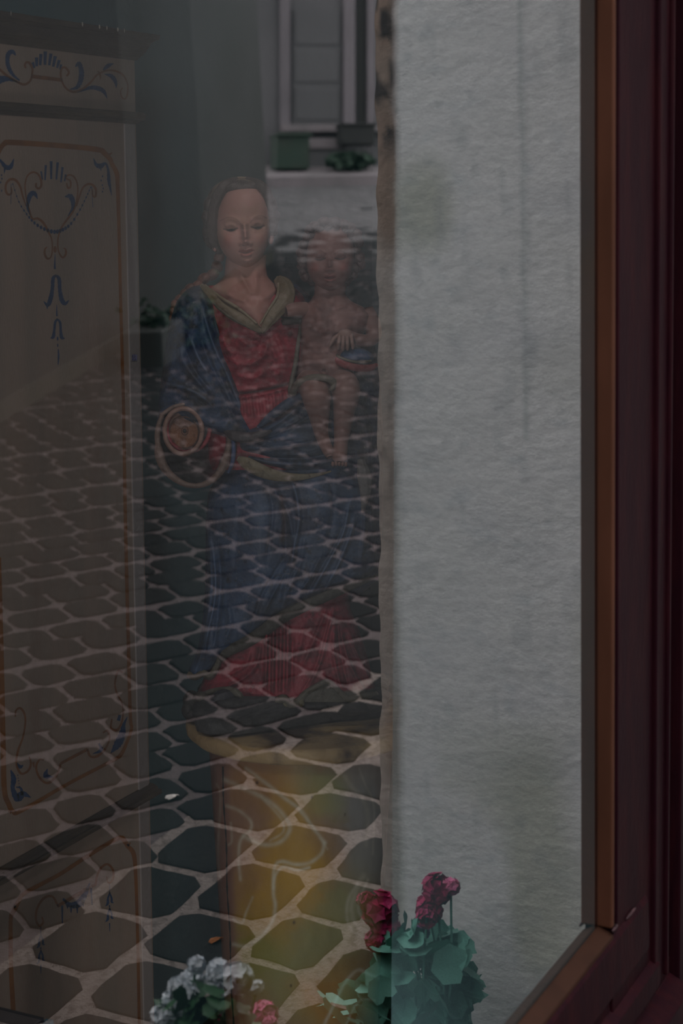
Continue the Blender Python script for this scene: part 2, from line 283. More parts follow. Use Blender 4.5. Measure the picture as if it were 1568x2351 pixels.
# right side, from the pane outwards: brown glazing bead, dark red stile with two fine mouldings, outer jamb behind a gap
vbar(XJ, XJ + 0.012, -0.021, 0.0, ZR, ZTOP, 'glazing_bead', M['bead'])
vbar(XJ + 0.010, XJ + 0.19, -0.019, 0.006, ZR - 0.16, ZTOP + 0.16, 'sash_stile', M['frame'])
vbar(XJ + 0.018, XJ + 0.026, -0.0225, -0.016, ZR, ZTOP, 'sash_moulding', M['frame'])
vbar(XJ + 0.186, XJ + 0.204, -0.026, -0.005, ZR - 0.16, ZTOP + 0.16, 'sash_moulding', M['frame'])
vbar(XJ + 0.206, XJ + 0.24, -0.024, 0.03, ZR - 0.16, ZTOP + 0.16, 'sash_moulding', M['frame'])
vbar(XJ + 0.234, XJ + 0.244, -0.030, -0.01, ZR - 0.16, ZTOP + 0.16, 'sash_moulding', M['frame'])
vbar(XJ + 0.244, XJ + 0.292, -0.016, 0.03, ZR - 0.16, ZTOP + 0.16, 'sash_moulding', M['frame'])
vbar(XJ + 0.303, XR + 0.01, -0.030, 0.06, 0.092, ZTOP + 0.2, 'outer_jamb', M['frame'])
vbar(XJ + 0.29, XJ + 0.305, 0.01, 0.06, 0.092, ZTOP + 0.2, 'outer_jamb', M['black'])  # black bar standing in for the shade inside the gap
# bottom rail: bead sloping top, rail, lower moulding, outer sill rail
def prism_x(prof, x0, x1, name, m):
    V = [(x0, gy(z) + y, z) for y, z in prof] + [(x1, gy(z) + y, z) for y, z in prof]; n = len(prof)
    Fc = [(i, (i + 1) % n, n + (i + 1) % n, n + i) for i in range(n)] + [tuple(range(n))[::-1], tuple(range(n, 2 * n))]
    return bevel(mesh(name, V, Fc, m, win, False), 0.002)
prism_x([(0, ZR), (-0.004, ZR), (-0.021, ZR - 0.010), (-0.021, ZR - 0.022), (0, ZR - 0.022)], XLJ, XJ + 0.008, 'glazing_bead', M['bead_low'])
prism_x([(0.006, ZR - 0.012), (-0.019, ZR - 0.012), (-0.024, ZR - 0.020), (-0.026, ZR - 0.088), (-0.020, ZR - 0.095), (0.006, ZR - 0.095)], XLJ, XJ + 0.16, 'sash_rail', M['frame'])
prism_x([(0.03, ZR - 0.095), (-0.014, ZR - 0.095), (-0.016, ZR - 0.118), (-0.030, ZR - 0.126), (-0.030, ZR - 0.160), (0.03, ZR - 0.160)], XLJ, XJ + 0.20, 'rail_moulding', M['frame'])
prism_x([(0.05, ZR - 0.16), (-0.016, ZR - 0.16), (-0.016, ZR - 0.185), (-0.05, ZR - 0.200), (-0.05, 0.092), (0.05, 0.092)], XLJ, XJ + 0.30, 'outer_sill_rail', M['frame'])
hbar(ZTOP, ZTOP + 0.16, -0.021, 0.035, 'sash_rail', M['frame'])
vbar(XLJ - 0.1, XLJ, -0.021, 0.035, 0.092, ZTOP + 0.16, 'sash_stile', M['frame'])
for (x, y, z, rx) in ((XJ + 0.010, -0.022, ZR - 0.002, 0.013), (XJ + 0.085, -0.021, ZR - 0.011, 0.024)):   # small pink marks along the corner joint
    b = MB(); n = 8
    V = [(x + rx * math.cos(t) * math.sin(p), gy(z) + y + 0.0025 * math.sin(t) * math.sin(p), z + 0.0022 * math.cos(p)) for p in (0.2, 0.8, 1.57, 2.3, 2.9) for t in np.linspace(0, 2 * math.pi, n, False)]
    mesh('corner_mark', V, grid_faces(5, n), M['pink_mark'], win, True)
# ================================================================== painted cabinet
YC = 1.0
cab = tag(empty('painted_cabinet', (2.05, 1.14, -0.30)), 'tall cream cabinet painted with blue shells, ochre borders and brown scrolls beside the statue', 'cabinet')
bevel(MB().box((1.50, YC, -0.30), (2.588, 1.285, 1.835)).build('body', M['cab'], cab), 0.002)
xr = aty(333, 1500, YC)[0]
bevel(MB().box((2.548, YC - 0.0025, -0.30), (xr, YC + 0.02, aty(310, 285, YC)[2])).build('corner_stile', M['cab_edge'], cab), 0.0015)
def layers(name, L):                               # stacked mitred layers: (z0, ext0, z1, ext1)
    b = MB()
    for z0, e0, z1, e1 in L:
        b.hexa([(1.5, YC - e0, z0), (2.588 + e0, YC - e0, z0), (2.588 + e0, 1.285, z0), (1.5, 1.285, z0), (1.5, YC - e1, z1), (2.588 + e1, YC - e1, z1), (2.588 + e1, 1.285, z1), (1.5, 1.285, z1)])
    return bevel(b.build(name, M['mould'], cab), 0.0012)
layers('cornice', [(1.826, .003, 1.833, .008), (1.833, .008, 1.838, .013), (1.838, .013, 1.855, .021), (1.855, .021, 1.860, .027), (1.860, .030, 1.869, .032)])
zm = aty(308, 270, YC)[2]
layers('waist_moulding', [(zm - .010, .003, zm - .004, .008), (zm - .004, .011, zm + .006, .013), (zm + .006, .013, zm + .009, .008)])
zm2 = aty(345, 1812, YC)[2]
layers('base_moulding', [(zm2 - .016, .004, zm2 - .010, .012), (zm2 - .010, .016, zm2 - .001, .016), (zm2 - .001, .012, zm2 + .006, .010), (zm2 + .006, .010, zm2 + .012, .004)])
for px, w in ((189, 6), (228, 7), (245, 6), (270, 9), (285, 4), (25, 2)):
    p = aty(px, 60 + (px - 189) * 0.12, YC - .033); s = w * 0.00035
    MB().add([(p[0] - s, YC - .0335, 1.866), (p[0], YC - .0335, 1.863), (p[0] + s, YC - .0335, 1.867), (p[0] + s * .4, YC - .0335, 1.8705), (p[0] - s * .6, YC - .0335, 1.8702)], [(0, 1, 2, 3, 4)]).build('paint_chip', M['chip'], cab)
def catmull(P, n=8):
    P = np.asarray(P, float); 
    if len(P) < 3: 
        t = np.linspace(0, 1, n + 1)[:, None]; return P[0] * (1 - t) + P[-1] * t
    Q = np.vstack([2 * P[0] - P[1], P, 2 * P[-1] - P[-2]]); out = []
    for i in range(1, len(Q) - 2):
        for k in range(n):
            t = k / n; a, b_, c, d = Q[i - 1], Q[i], Q[i + 1], Q[i + 2]
            out.append(0.5 * ((2 * b_) + (-a + c) * t + (2 * a - 5 * b_ + 4 * c - d) * t * t + (-a + 3 * b_ - 3 * c + d) * t ** 3))
    out.append(P[-1]); return np.array(out)
class Paint:                                       # flat strokes of paint lying on the cabinet front
    def __init__(s, o=(0, 0), k=1.0, y=YC - 0.0006): s.L = []; s.D = MB(); s.o = o; s.k = k; s.y = y
    def pt(s, q): return aty(q[0], q[1], s.y)
    def stroke(s, pts, w, lump=0.0):
        P = np.array(pts, float) / s.k + np.array(s.o); w = np.atleast_1d(np.array(w, float))
        ww = np.interp(np.linspace(0, 1, len(P)), np.linspace(0, 1, len(w)), w)
        C = catmull(np.column_stack([P, ww]), 7); T = np.gradient(C[:, :2], axis=0); T /= np.linalg.norm(T, axis=1)[:, None] + 1e-9
        Nn = np.column_stack([-T[:, 1], T[:, 0]]); h = np.maximum(C[:, 2], 0.5) / 2
        i = np.arange(len(C)); h1 = h * (1 + lump * np.abs(np.sin(i * 1.15))); h2 = h * (1 + lump * np.abs(np.cos(i * 1.35)))
        V = []
        for c, n, a, b_ in zip(C, Nn, h1, h2): V += [s.pt(c[:2] + n * a), s.pt(c[:2] - n * b_)]
        b = MB() if max(w) > 2.6 or s.L is None else s.D
        b.add(V, [(2 * j, 2 * j + 1, 2 * j + 3, 2 * j + 2) for j in range(len(C) - 1)])
        if b is not s.D: s.L.append(b)
        return s
    def dot(s, x, y, r, ry=None):
        c = np.array((x, y)) / s.k + np.array(s.o); V = [s.pt(c)] + [s.pt(c + np.array((r * math.cos(t), (ry or r) * math.sin(t)))) for t in np.linspace(0, 2 * math.pi, 10, False)]
        s.D.add(V, [(0, 1 + i, 1 + (i + 1) % 10) for i in range(10)]); return s
    def build(s, name, m):
        o = None
        for b in s.L: o = b.build(name, m, cab)
        if s.D.n: d = s.D.build('painted_beads', m, cab); d['kind'] = 'stuff'
        return o
A = (0, 300); KA = 3.917
# borders
Paint().stroke([(-12, 372), (0, 343), (10, 330), (25, 327), (120, 333), (222, 343), (240, 352), (253, 366), (257, 376), (268, 398), (270, 425), (273, 520), (276, 650), (280, 800), (284, 950), (288, 1200), (294, 1450), (299, 1640), (302, 1672), (291, 1705), (277, 1733), (255, 1748), (150, 1803), (48, 1862), (30, 1863), (20, 1846), (10, 1812), (7, 1700), (3, 1500), (-2, 1280)], [10, 10, 13, 12, 12, 12, 9, 11, 9, 7, 7, 7, 8, 8, 7, 7, 9, 7, 9, 10, 12, 12, 12, 9]).stroke([(250, 356), (258, 350)], [7, 1]).stroke([(18, 1862), (26, 1866)], [1, 7]).build('painted_border', M['ochre'])
Paint((0, 1800), 2.85).stroke([(90, 1580), (85, 1450), (72, 1200), (70, 900), (80, 850), (100, 810), (125, 760), (160, 715), (280, 650), (400, 585), (560, 480), (720, 382), (790, 352), (820, 380), (835, 405), (875, 460), (888, 600), (898, 900), (905, 1200), (912, 1600)], [11, 11, 10, 9, 10, 12, 9, 10, 9, 9, 9, 10, 12, 9, 11, 8, 7, 7, 7]).stroke([(100, 810), (92, 785)], [8, 1]).stroke([(835, 405), (855, 382)], [8, 1]).build('painted_border', M['ochre'])
# frieze
Paint().stroke([(59, 157), (57, 149), (61, 143), (68, 145), (74, 156), (74, 168), (69, 186), (55, 194), (38, 187), (15, 173), (-5, 155)], [4, 5, 5, 6, 5, 4, 6, 5, 6, 5]).stroke([(72, 175), (143, 184)], [9, 8]).stroke([(153, 175), (158, 166), (150, 155), (141, 158), (140, 179), (150, 201), (168, 211), (189, 205), (209, 188), (224, 171), (245, 162), (265, 163), (283, 173), (293, 194), (292, 217), (287, 227), (279, 222), (277, 209), (282, 201)], [4, 5, 5, 4, 4, 6, 5, 4, 4, 5, 3, 4, 3, 2, 2]).stroke([(224, 163), (229, 170), (231, 182)], [2, 4, 2]).build('painted_scroll', M['scroll'])
p = Paint()
for q in [((79, 156), (75, 143), 9), ((84, 152), (84, 132), 11), ((92, 150), (94, 124), 11), ((103, 149), (104, 118), 12), ((113, 150), (117, 123), 11), ((122, 153), (127, 129), 11), ((131, 156), (136, 138), 10), ((138, 160), (140, 148), 8)]: p.stroke(q[:2], [q[2] * .5, q[2], q[2] * .7])
p.stroke([(45, 185), (30, 172), (20, 155), (17, 138), (20, 123), (29, 119), (36, 127)], [2, 5, 7, 7, 8, 7, 2], .5).stroke([(-6, 184), (18, 181), (45, 190)], [16, 8, 1], .4).stroke([(160, 205), (176, 201), (184, 188), (187, 172), (186, 158), (181, 146), (173, 153)], [1, 6, 8, 9, 8, 7, 2], .5).stroke([(177, 212), (205, 202), (222, 202), (238, 210), (246, 226)], [2, 6, 8, 7, 1], .4).stroke([(237, 161), (248, 151), (261, 146)], [3, 7, 1], .5).stroke([(240, 170), (256, 175), (265, 188), (267, 202)], [1, 7, 6, 1], .5)
p.build('painted_leaf', M['blue'])
# upper panel motif
p = Paint(A, KA)
p.stroke([(325, 470), (325, 505), (350, 520), (372, 490), (365, 430), (335, 385), (290, 375), (245, 410), (225, 490), (235, 600), (260, 700), (290, 790), (340, 790), (390, 830), (430, 900), (465, 980), (470, 1080), (455, 1140), (425, 1150), (402, 1110), (405, 1065), (425, 1045)], [4, 5, 5, 5, 5, 4, 4, 3, 3, 3, 4, 5, 6, 5, 3, 3, 3, 5, 5, 4, 2])
p.stroke([(100, 510), (103, 560), (75, 575), (52, 540), (55, 480), (90, 440), (140, 445), (180, 500), (205, 590), (235, 680)], [3, 4, 5, 5, 5, 6, 6, 5, 4, 2])
p.stroke([(598, 470), (612, 515), (635, 500), (630, 450), (590, 425), (620, 398), (665, 415), (695, 480), (698, 570), (680, 670), (640, 750), (580, 830), (545, 890), (520, 980), (525, 1080), (560, 1140), (590, 1115), (590, 1070), (570, 1055)], [3, 5, 4, 4, 3, 4, 4, 3, 4, 5, 5, 4, 3, 3, 4, 5, 4, 2])
p.stroke([(830, 530), (835, 585), (858, 590), (862, 530), (835, 490), (790, 480), (745, 515), (715, 590), (690, 680)], [3, 4, 5, 5, 5, 5, 4, 4, 2]).dot(495, 1068, 4, 8)
p.build('painted_scroll', M['scroll'])
p = Paint(A, KA)
for q in [((382, 440), (370, 365), 7), ((405, 445), (412, 310), 9), ((460, 435), (460, 275), 11), ((507, 440), (518, 285), 10), ((548, 465), (562, 328), 9), ((580, 455), (592, 395), 8)]: p.stroke(q[:2], [q[2] * .4, q[2], q[2] * .6])
p.stroke([(275, 770), (250, 700), (255, 630), (275, 575), (310, 565), (338, 615)], [1, 4, 7, 9, 8, 1], .4).stroke([(610, 770), (652, 700), (655, 640), (632, 590), (582, 595)], [1, 5, 8, 9, 1], .4)
ch = catmull([(115, 480), (170, 640), (240, 750), (310, 830), (400, 885), (490, 910), (565, 890), (640, 835), (720, 710), (775, 600), (815, 510)], 3)
for i, q in enumerate(ch): p.dot(q[0], q[1], 1.2 + 2.3 * math.exp(-((i - 15) / 9) ** 2), 1.8 + 3.2 * math.exp(-((i - 15) / 9) ** 2))
p.stroke(ch, [0.8]).stroke([(100, 480), (97, 660)], [1.2]).stroke([(825, 500), (835, 690)], [1.2])
p.stroke([(495, 1110), (493, 1180), (493, 1245)], [1, 3, 5]).stroke([(505, 1298), (478, 1330), (470, 1430), (455, 1510), (430, 1568), (392, 1535)], [3, 7, 7, 9, 7, 1], .25).stroke([(490, 1298), (530, 1330), (538, 1430), (555, 1520), (585, 1555), (620, 1525)], [3, 7, 7, 9, 7, 1], .25).stroke([(424, 1570), (424, 1605)], [5, 1]).stroke([(510, 1565), (511, 1668)], [1, 4])
p.stroke([(518, 1690), (496, 1725), (488, 1800), (478, 1855), (453, 1865)], [3, 5, 5, 7, 1], .2).stroke([(508, 1690), (540, 1725), (546, 1800), (555, 1860), (583, 1868)], [3, 5, 5, 7, 1], .2).dot(518, 1870, 2, 5).dot(519, 1930, 1.5, 4).stroke([(524, 1965), (527, 2030), (522, 2105)], [2, 4, 1.5])
p.stroke([(840, 248), (865, 305), (905, 318), (948, 295), (972, 350), (980, 450), (1003, 582)], [1, 6, 9, 4, 4, 6, 1], .4).stroke([(905, 318), (908, 362)], [5, 1])
for q in ((922, 410), (910, 448), (920, 490), (928, 520), (922, 548), (14, 400), (17, 432), (6, 466), (15, 540)): p.dot(q[0], q[1], 1.4, 2.4)
p.stroke([(125, 252), (95, 325), (50, 325), (0, 265), (-40, 260)], [1, 8, 8, 4, 4], .4).stroke([(45, 330), (38, 385)], [6, 1])
p.build('painted_leaf', M['blue'])
# foot of the upper panel
p = Paint((0, 1300), 3.136)
p.stroke([(110, 1085), (115, 1040), (145, 1022), (175, 1060), (182, 1130), (165, 1230), (130, 1330), (118, 1420), (150, 1492), (200, 1475), (222, 1425), (210, 1372)], [3, 4, 5, 5, 4, 4, 5, 5, 5, 5, 5, 3])
p.stroke([(315, 1395), (285, 1392), (260, 1450), (290, 1530), (350, 1560), (410, 1500), (438, 1422)], [3, 4, 5, 5, 6, 5, 5]).stroke([(438, 1420), (630, 1318)], [6, 7]).stroke([(630, 1318), (650, 1368), (700, 1368), (755, 1318), (788, 1245), (775, 1185), (740, 1200)], [5, 5, 6, 5, 4, 5, 3])
p.stroke([(805, 1100), (800, 1165), (845, 1178), (880, 1110), (882, 1000), (840, 910), (828, 840), (850, 755), (887, 768)], [3, 5, 6, 4, 3, 4, 4, 5, 4]).stroke([(240, 1410), (245, 1450)], [6, 2])
p.build('painted_scroll', M['scroll'])
p = Paint((0, 1300), 3.136)
p.stroke([(78, 1468), (98, 1530), (92, 1600), (125, 1670), (165, 1640), (222, 1665)], [2, 10, 8, 14, 12, 1], .3).stroke([(115, 1590), (150, 1600), (160, 1650)], [2, 5, 8]).stroke([(122, 1415), (145, 1445), (168, 1432)], [1, 7, 1], .2).stroke([(342, 1458), (330, 1508), (385, 1518)], [1, 10, 1], .3).stroke([(712, 1275), (728, 1325), (668, 1350)], [3, 7, 1], .2).stroke([(917, 1085), (892, 1140), (878, 1215), (845, 1285), (798, 1345)], [1, 6, 13, 14, 1], .35).stroke([(862, 1072), (853, 1112)], [6, 8])
for k in range(5): p.dot(128 + 3 * k, 1505 + 20 * k, 1.2)
p.build('painted_leaf', M['blue'])
# lower panel motif
p = Paint((0, 1800), 2.85)
p.stroke([(275, 868), (282, 905), (258, 928), (235, 885), (245, 810), (290, 745), (345, 738), (380, 800)], [3, 5, 5, 5, 5, 6, 5, 4]).stroke([(375, 800), (590, 675)], [7, 9]).stroke([(600, 670), (625, 655), (632, 610), (660, 550), (705, 525), (742, 570), (735, 630), (708, 645), (698, 605)], [6, 6, 5, 5, 5, 5, 5, 4, 2])
p.build('painted_scroll', M['scroll'])
p = Paint((0, 1800), 2.85)
p.stroke([(412, 750), (455, 790), (510, 785), (550, 735), (588, 648)], [4, 9, 14, 11, 2], .3)
for a, b_ in (((440, 790), (442, 815)), ((465, 795), (465, 842)), ((505, 790), (506, 845)), ((540, 755), (545, 802)), ((485, 795), (486, 815))): p.stroke([a, b_], [6, 2])
p.stroke([(407, 795), (408, 910)], [4, 2], .3).stroke([(595, 680), (603, 792)], [4, 2], .3)
for x0, y0 in ((717, 655), (267, 930)):
    p.stroke([(x0, y0), (x0, y0 + 55)], [1.2]); 
    for dy in (52, 155): p.stroke([(x0 + 3, y0 + dy), (x0 - 10, y0 + dy + 40), (x0 - 12, y0 + dy + 75), (x0 - 27, y0 + dy + 92)], [2, 4, 5, 1], .2).stroke([(x0 - 1, y0 + dy), (x0 + 13, y0 + dy + 40), (x0 + 14, y0 + dy + 65), (x0 + 27, y0 + dy + 70)], [2, 4, 4, 1], .2)
    p.dot(x0, y0 + 145, 1.5, 3).stroke([(x0, y0 + 255), (x0 + 1, y0 + 310)], [3, 1])
p.build('painted_tassel', M['blue'])
o = Paint(y=YC - 0.004).stroke([(303, 821), (315, 821)], [14]).build('price_sticker', M['sticker']); o['label'] = 'small lilac price sticker'
p = Paint(y=YC - 0.0046)
for x, y, dx, dy in ((304, 816, 2, 0), (304, 820, 3, 0), (304, 816, 0, 4), (308, 815, 2, 1), (310, 817, 0, 3), (308, 820, 3, 0), (304, 824, 3, 0), (305, 824, 0, 3), (309, 824, 0, 4), (311, 823, 1, 4)): p.stroke([(x, y), (x + dx + .01, y + dy)], [1.1])
o2 = p.D.build('sticker_digits', M['ink'], o); o2['kind'] = 'stuff'
# low table in front of the cabinet (corner bottom left)
tz = 0.45; pc = CAM + ray(97, 2336) * ((tz - 1.6) / ray(97, 2336)[2])
tb = tag(empty('low_table', (pc[0] - 0.2, pc[1] + 0.03, -0.30)), 'dark-edged low table, its corner showing below the painted cabinet', 'table')
bevel(MB().box((pc[0] - .45, pc[1], tz - .012), (pc[0] - .004, YC - .03, tz - .001)).build('tabletop', M['tabletop'], tb), 0.001)
MB().box((pc[0] - .004, pc[1] - .002, tz - .03), (pc[0] + .001, YC - .028, tz)).box((pc[0] - .45, pc[1] - .004, tz - .03), (pc[0], pc[1], tz - .004)).build('edge_strip', M['tabletrim'], tb)
MB().box((pc[0] - .004, pc[1] - .012, tz - .04), (pc[0] + .010, pc[1] + .0, tz - .006)).build('corner_cap', M['bluepaint'], tb)
for dx, dy in ((-.43, .005), (-.02, .005), (-.43, YC - .06 - pc[1]), (-.02, YC - .06 - pc[1])):
    bevel(MB().box((pc[0] + dx - .012, pc[1] + dy, -.30), (pc[0] + dx + .012, pc[1] + dy + .024, tz - .012)).build('leg', M['tabletrim'], tb), .002)
# ================================================================== sculpting tools (image plane units, w = towards the viewer)
LS = 3.08; KW = 0.00079
def sp(P):                                          # (px, py, w) -> world, vectorised
    P = np.asarray(P, float); px, py, w = P[..., 0], P[..., 1], P[..., 2]
    v = FW + R * ((px - CX) / FPX)[..., None] - UP * ((py - CY) / FPX)[..., None]
    L = LS - w * KW; return CAM + v * (L / (v @ F))[..., None]
def seg_dist(X, Y, pts):
    D = np.full(X.shape, 1e9); T = np.zeros(X.shape); n = len(pts) - 1
    for i in range(n):
        ax, ay = pts[i][:2]; bx, by = pts[i + 1][:2]; dx, dy = bx - ax, by - ay; l = dx * dx + dy * dy + 1e-9
        t = np.clip(((X - ax) * dx + (Y - ay) * dy) / l, 0, 1); d = np.hypot(X - ax - t * dx, Y - ay - t * dy)
        m = d < D; D[m] = d[m]; T[m] = (i + t[m]) / n
    return D, T
def relief(strokes, gauss=()):
    def f(X, Y):
        H = np.zeros(X.shape)
        for pts, wd, h in strokes:
            D, T = seg_dist(X, Y, catmull(pts, 4)[:, :2] if len(pts) > 2 else pts)
            H += h * np.exp(-(D / wd) ** 2) * np.clip(np.minimum(T, 1 - T) * 6, 0.15, 1)
        for x, y, sx, sy, h in gauss: H += h * np.exp(-((X - x) / sx) ** 2 - ((Y - y) / sy) ** 2)
        return H
    return f
def loft(name, rows, step, nf, nb, m, parent, colf, rel=None, power=0.9, close=True):
    K = np.array(rows, float); ys = np.arange(K[0, 0], K[-1, 0] + step * .5, step)
    I = [np.interp(ys, K[:, 0], K[:, i]) for i in range(1, K.shape[1])]
    if len(ys) > 12:
        k = max(1, int(5 / step)); ker = np.ones(2 * k + 1) / (2 * k + 1)
        I = [np.convolve(np.pad(a, k, mode='edge'), ker, 'valid') for a in I]
    xl, xr_, wc, df, db = I
    t = np.concatenate([np.linspace(0, math.pi, nf, False), np.linspace(math.pi, 2 * math.pi, nb, False)])
    c = ((xl + xr_) / 2)[:, None]; a = ((xr_ - xl) / 2)[:, None]
    X = c - a * np.cos(t)[None]; s = np.sin(t)[None]; Y = np.repeat(ys[:, None], len(t), 1)
    Wd = wc[:, None] + np.where(s >= 0, df[:, None] * np.abs(s) ** power, -db[:, None] * np.abs(s))
    if rel is not None:
        H = rel(X, Y); Wd = Wd + np.where(s > 0, H * np.clip(s * 3, 0, 1), 0)
    P = np.stack([X, Y, Wd], -1); nr, nc = X.shape
    V = sp(P.reshape(-1, 3)); C = colf(X, Y).reshape(-1, 3)
    Fc = grid_faces(nr, nc)
    if close:
        top = sp(np.array([c[0, 0], ys[0], wc[0]])); bot = sp(np.array([c[-1, 0], ys[-1], wc[-1]]))
        V = np.vstack([V, top, bot]); C = np.vstack([C, C[0], C[-1]]); n = nr * nc
        Fc += [(n, j, (j + 1) % nc) for j in range(nc)] + [(n + 1, (nr - 1) * nc + (j + 1) % nc, (nr - 1) * nc + j) for j in range(nc)]
    return mesh(name, V, Fc, m, parent, True, C)
def band(name, pts, m, parent, col, flat=1.0, n=12, groove=0, sub=6, tipl=True, colf=None):
    """swept limb / ribbon; pts = (px, py, w, radius)"""
    C = catmull(np.array(pts, float), sub); P = C[:, :3]; r = np.maximum(C[:, 3], .4)
    T = np.gradient(P, axis=0); T /= np.linalg.norm(T, axis=1)[:, None] + 1e-9
    Wv = np.array([0, 0, 1.0]); N1 = np.cross(T, Wv); 
    for i in range(len(N1)):
        if np.linalg.norm(N1[i]) < 0.15: N1[i] = N1[i - 1] if i else np.array([1., 0, 0])
    N1 /= np.linalg.norm(N1, axis=1)[:, None]; N2 = np.cross(N1, T)
    th = np.linspace(0, 2 * math.pi, n, False); g = 1 + groove * np.cos(th * 5)
    V = P[:, None, :] + r[:, None, None] * (N1[:, None, :] * (np.cos(th) * g)[None, :, None] + N2[:, None, :] * (np.sin(th) * flat * g)[None, :, None])
    nr = len(P); V = V.reshape(-1, 3); V = np.vstack([V, P[0] - T[0] * r[0] * .35, P[-1] + T[-1] * r[-1] * .35]); k = nr * n
    Fc = grid_faces(nr, n) + [(k, (j + 1) % n, j) for j in range(n)] + [(k + 1, (nr - 1) * n + j, (nr - 1) * n + (j + 1) % n) for j in range(n)]
    cc = np.tile(np.array(col, float), (len(V), 1)) if colf is None else colf(V[:, 0], V[:, 1])
    return V, Fc, cc
class Sculpt:
    def __init__(s): s.V = []; s.F = []; s.C = []; s.n = 0
    def add(s, V, Fc, C):
        s.V.append(np.asarray(V)); s.C.append(np.asarray(C)); s.F += [tuple(i + s.n for i in f) for f in Fc]; s.n += len(V); return s
    def band(s, pts, col, **k): return s.add(*band('', pts, None, None, col, **k))
    def blob(s, x, y, w, rx, ry, rw, col, rot=0, n=14, k=9, curl=0.0):
        V = []; ca, sa = math.cos(rot), math.sin(rot)
        for i in range(k):
            p = math.pi * (i + .001) / (k - 1) if i < k - 1 else math.pi * .9999
            for j in range(n):
                t = 2 * math.pi * j / n; u = math.sin(p) * math.cos(t); v = -math.cos(p); q = math.sin(p) * math.sin(t)
                g = 1 + curl * math.sin(5 * t + 3 * p)
                u *= rx * g; v *= ry; q *= rw * g; V.append((x + u * ca - v * sa, y + u * sa + v * ca, w + q))
        return s.add(V, grid_faces(k, n), np.tile(np.array(col, float), (len(V), 1)))
    def build(s, name, m, parent): return mesh(name, sp(np.vstack(s.V)), s.F, m, parent, True, np.vstack(s.C))
def near(X, Y, pts, wd):
    D, T = seg_dist(X, Y, catmull(pts, 5)[:, :2] if len(pts) > 2 else pts); return np.exp(-(D / wd) ** 2)
def flat(col):
    c = np.array(col, float); return lambda X, Y: np.broadcast_to(c, X.shape + (3,)).copy()
BLUE = (0.040, 0.080, 0.17); BLUE2 = (0.085, 0.145, 0.27); RED = (0.36, 0.030, 0.055); RED2 = (0.20, 0.018, 0.03); SKIN = (0.48, 0.245, 0.215); GOLD = (0.20, 0.155, 0.10); CREAM = (0.42, 0.34, 0.24); HAIR = (0.055, 0.032, 0.03); DARK = (0.02, 0.02, 0.025)
# ================================================================== the statue
foot = sp(np.array([640., 1690., 0.]))
ST = tag(empty('mother_and_child_statue', foot), 'painted wooden statue of a woman in red and blue holding a child on the pedestal', 'statue')
def worn(base, dark, seed, s1=38, s2=9, extra=()):
    b_ = np.array(base, float); d = np.array(dark, float)
    def f(X, Y):
        n = 0.6 * vnoise(X, Y, s1, seed) + 0.4 * vnoise(X + 50, Y, s2, seed + 1); m = np.clip((n - 0.42) * 3, 0, 1)
        C = b_ * (1 - m[..., None]) + d * m[..., None]
        for pts, wd, col, k in extra: C = mixc(C, near(X, Y, pts, wd) * k, col)
        sp_ = np.clip((vnoise(X, Y, 3.1, seed + 2) - 0.9) * 10, 0, 1) * 0.35
        return mixc(C, sp_, (0.35, 0.33, 0.30))
    return f
# --- torso in the red dress
torso_rel = relief([([(515, 790), (535, 830), (570, 838), (605, 815), (618, 770)], 9, 9), ([(508, 760), (520, 800), (545, 815)], 7, 7), ([(540, 860), (580, 868), (615, 850)], 8, 8), ([(630, 760), (648, 800), (655, 850)], 8, 9), ([(620, 790), (640, 835), (640, 870)], 6, 7),
    ([(538, 905), (600, 897), (668, 880)], 4, -9), ([(538, 913), (600, 905), (668, 890)], 5, 6)] + [([(x, 908 - (x - 550) * .12), (x + 6, 960)], 3.6, 7) for x in (552, 567, 581, 596, 612, 628, 644, 659)] + [([(545, 775), (570, 790), (600, 780)], 6, 6), ([(535, 880), (545, 850), (542, 830)], 5, 5)], [(560, 800, 35, 40, 12), (630, 810, 25, 40, 10)])
loft('dress', [(655, 470, 670, -10, 30, 50), (680, 440, 700, -5, 62, 60), (720, 425, 720, 0, 84, 70), (800, 440, 720, 0, 98, 75), (890, 470, 710, 0, 92, 75), (960, 470, 720, 0, 100, 75), (1080, 470, 740, 0, 108, 80)], 2.0, 150, 24, M['statue'], ST,
     worn(RED, RED2, 21, extra=[([(538, 905), (600, 897), (668, 880)], 4, (.05, .01, .015), .9)]), torso_rel)
# --- neck and breast
loft('neck', [(585, 520, 612, 0, 52, 40), (610, 517, 610, 4, 50, 42), (635, 515, 614, 2, 50, 45), (650, 500, 628, 0, 58, 48), (664, 478, 645, -2, 70, 48), (700, 500, 640, 0, 90, 40), (735, 560, 622, 4, 98, 30), (757, 585, 610, 4, 101, 20)], 2.0, 90, 16, M['skin'], ST,
     worn(SKIN, (0.40, 0.21, 0.17), 31, 60, 14), relief([([(545, 620), (566, 655), (580, 680)], 7, 5), ([(590, 620), (588, 655), (584, 680)], 7, 4), ([(515, 672), (545, 686), (572, 690)], 7, 5), ([(596, 690), (620, 676), (640, 662)], 7, 5)], [(578, 690, 9, 9, -5)]))
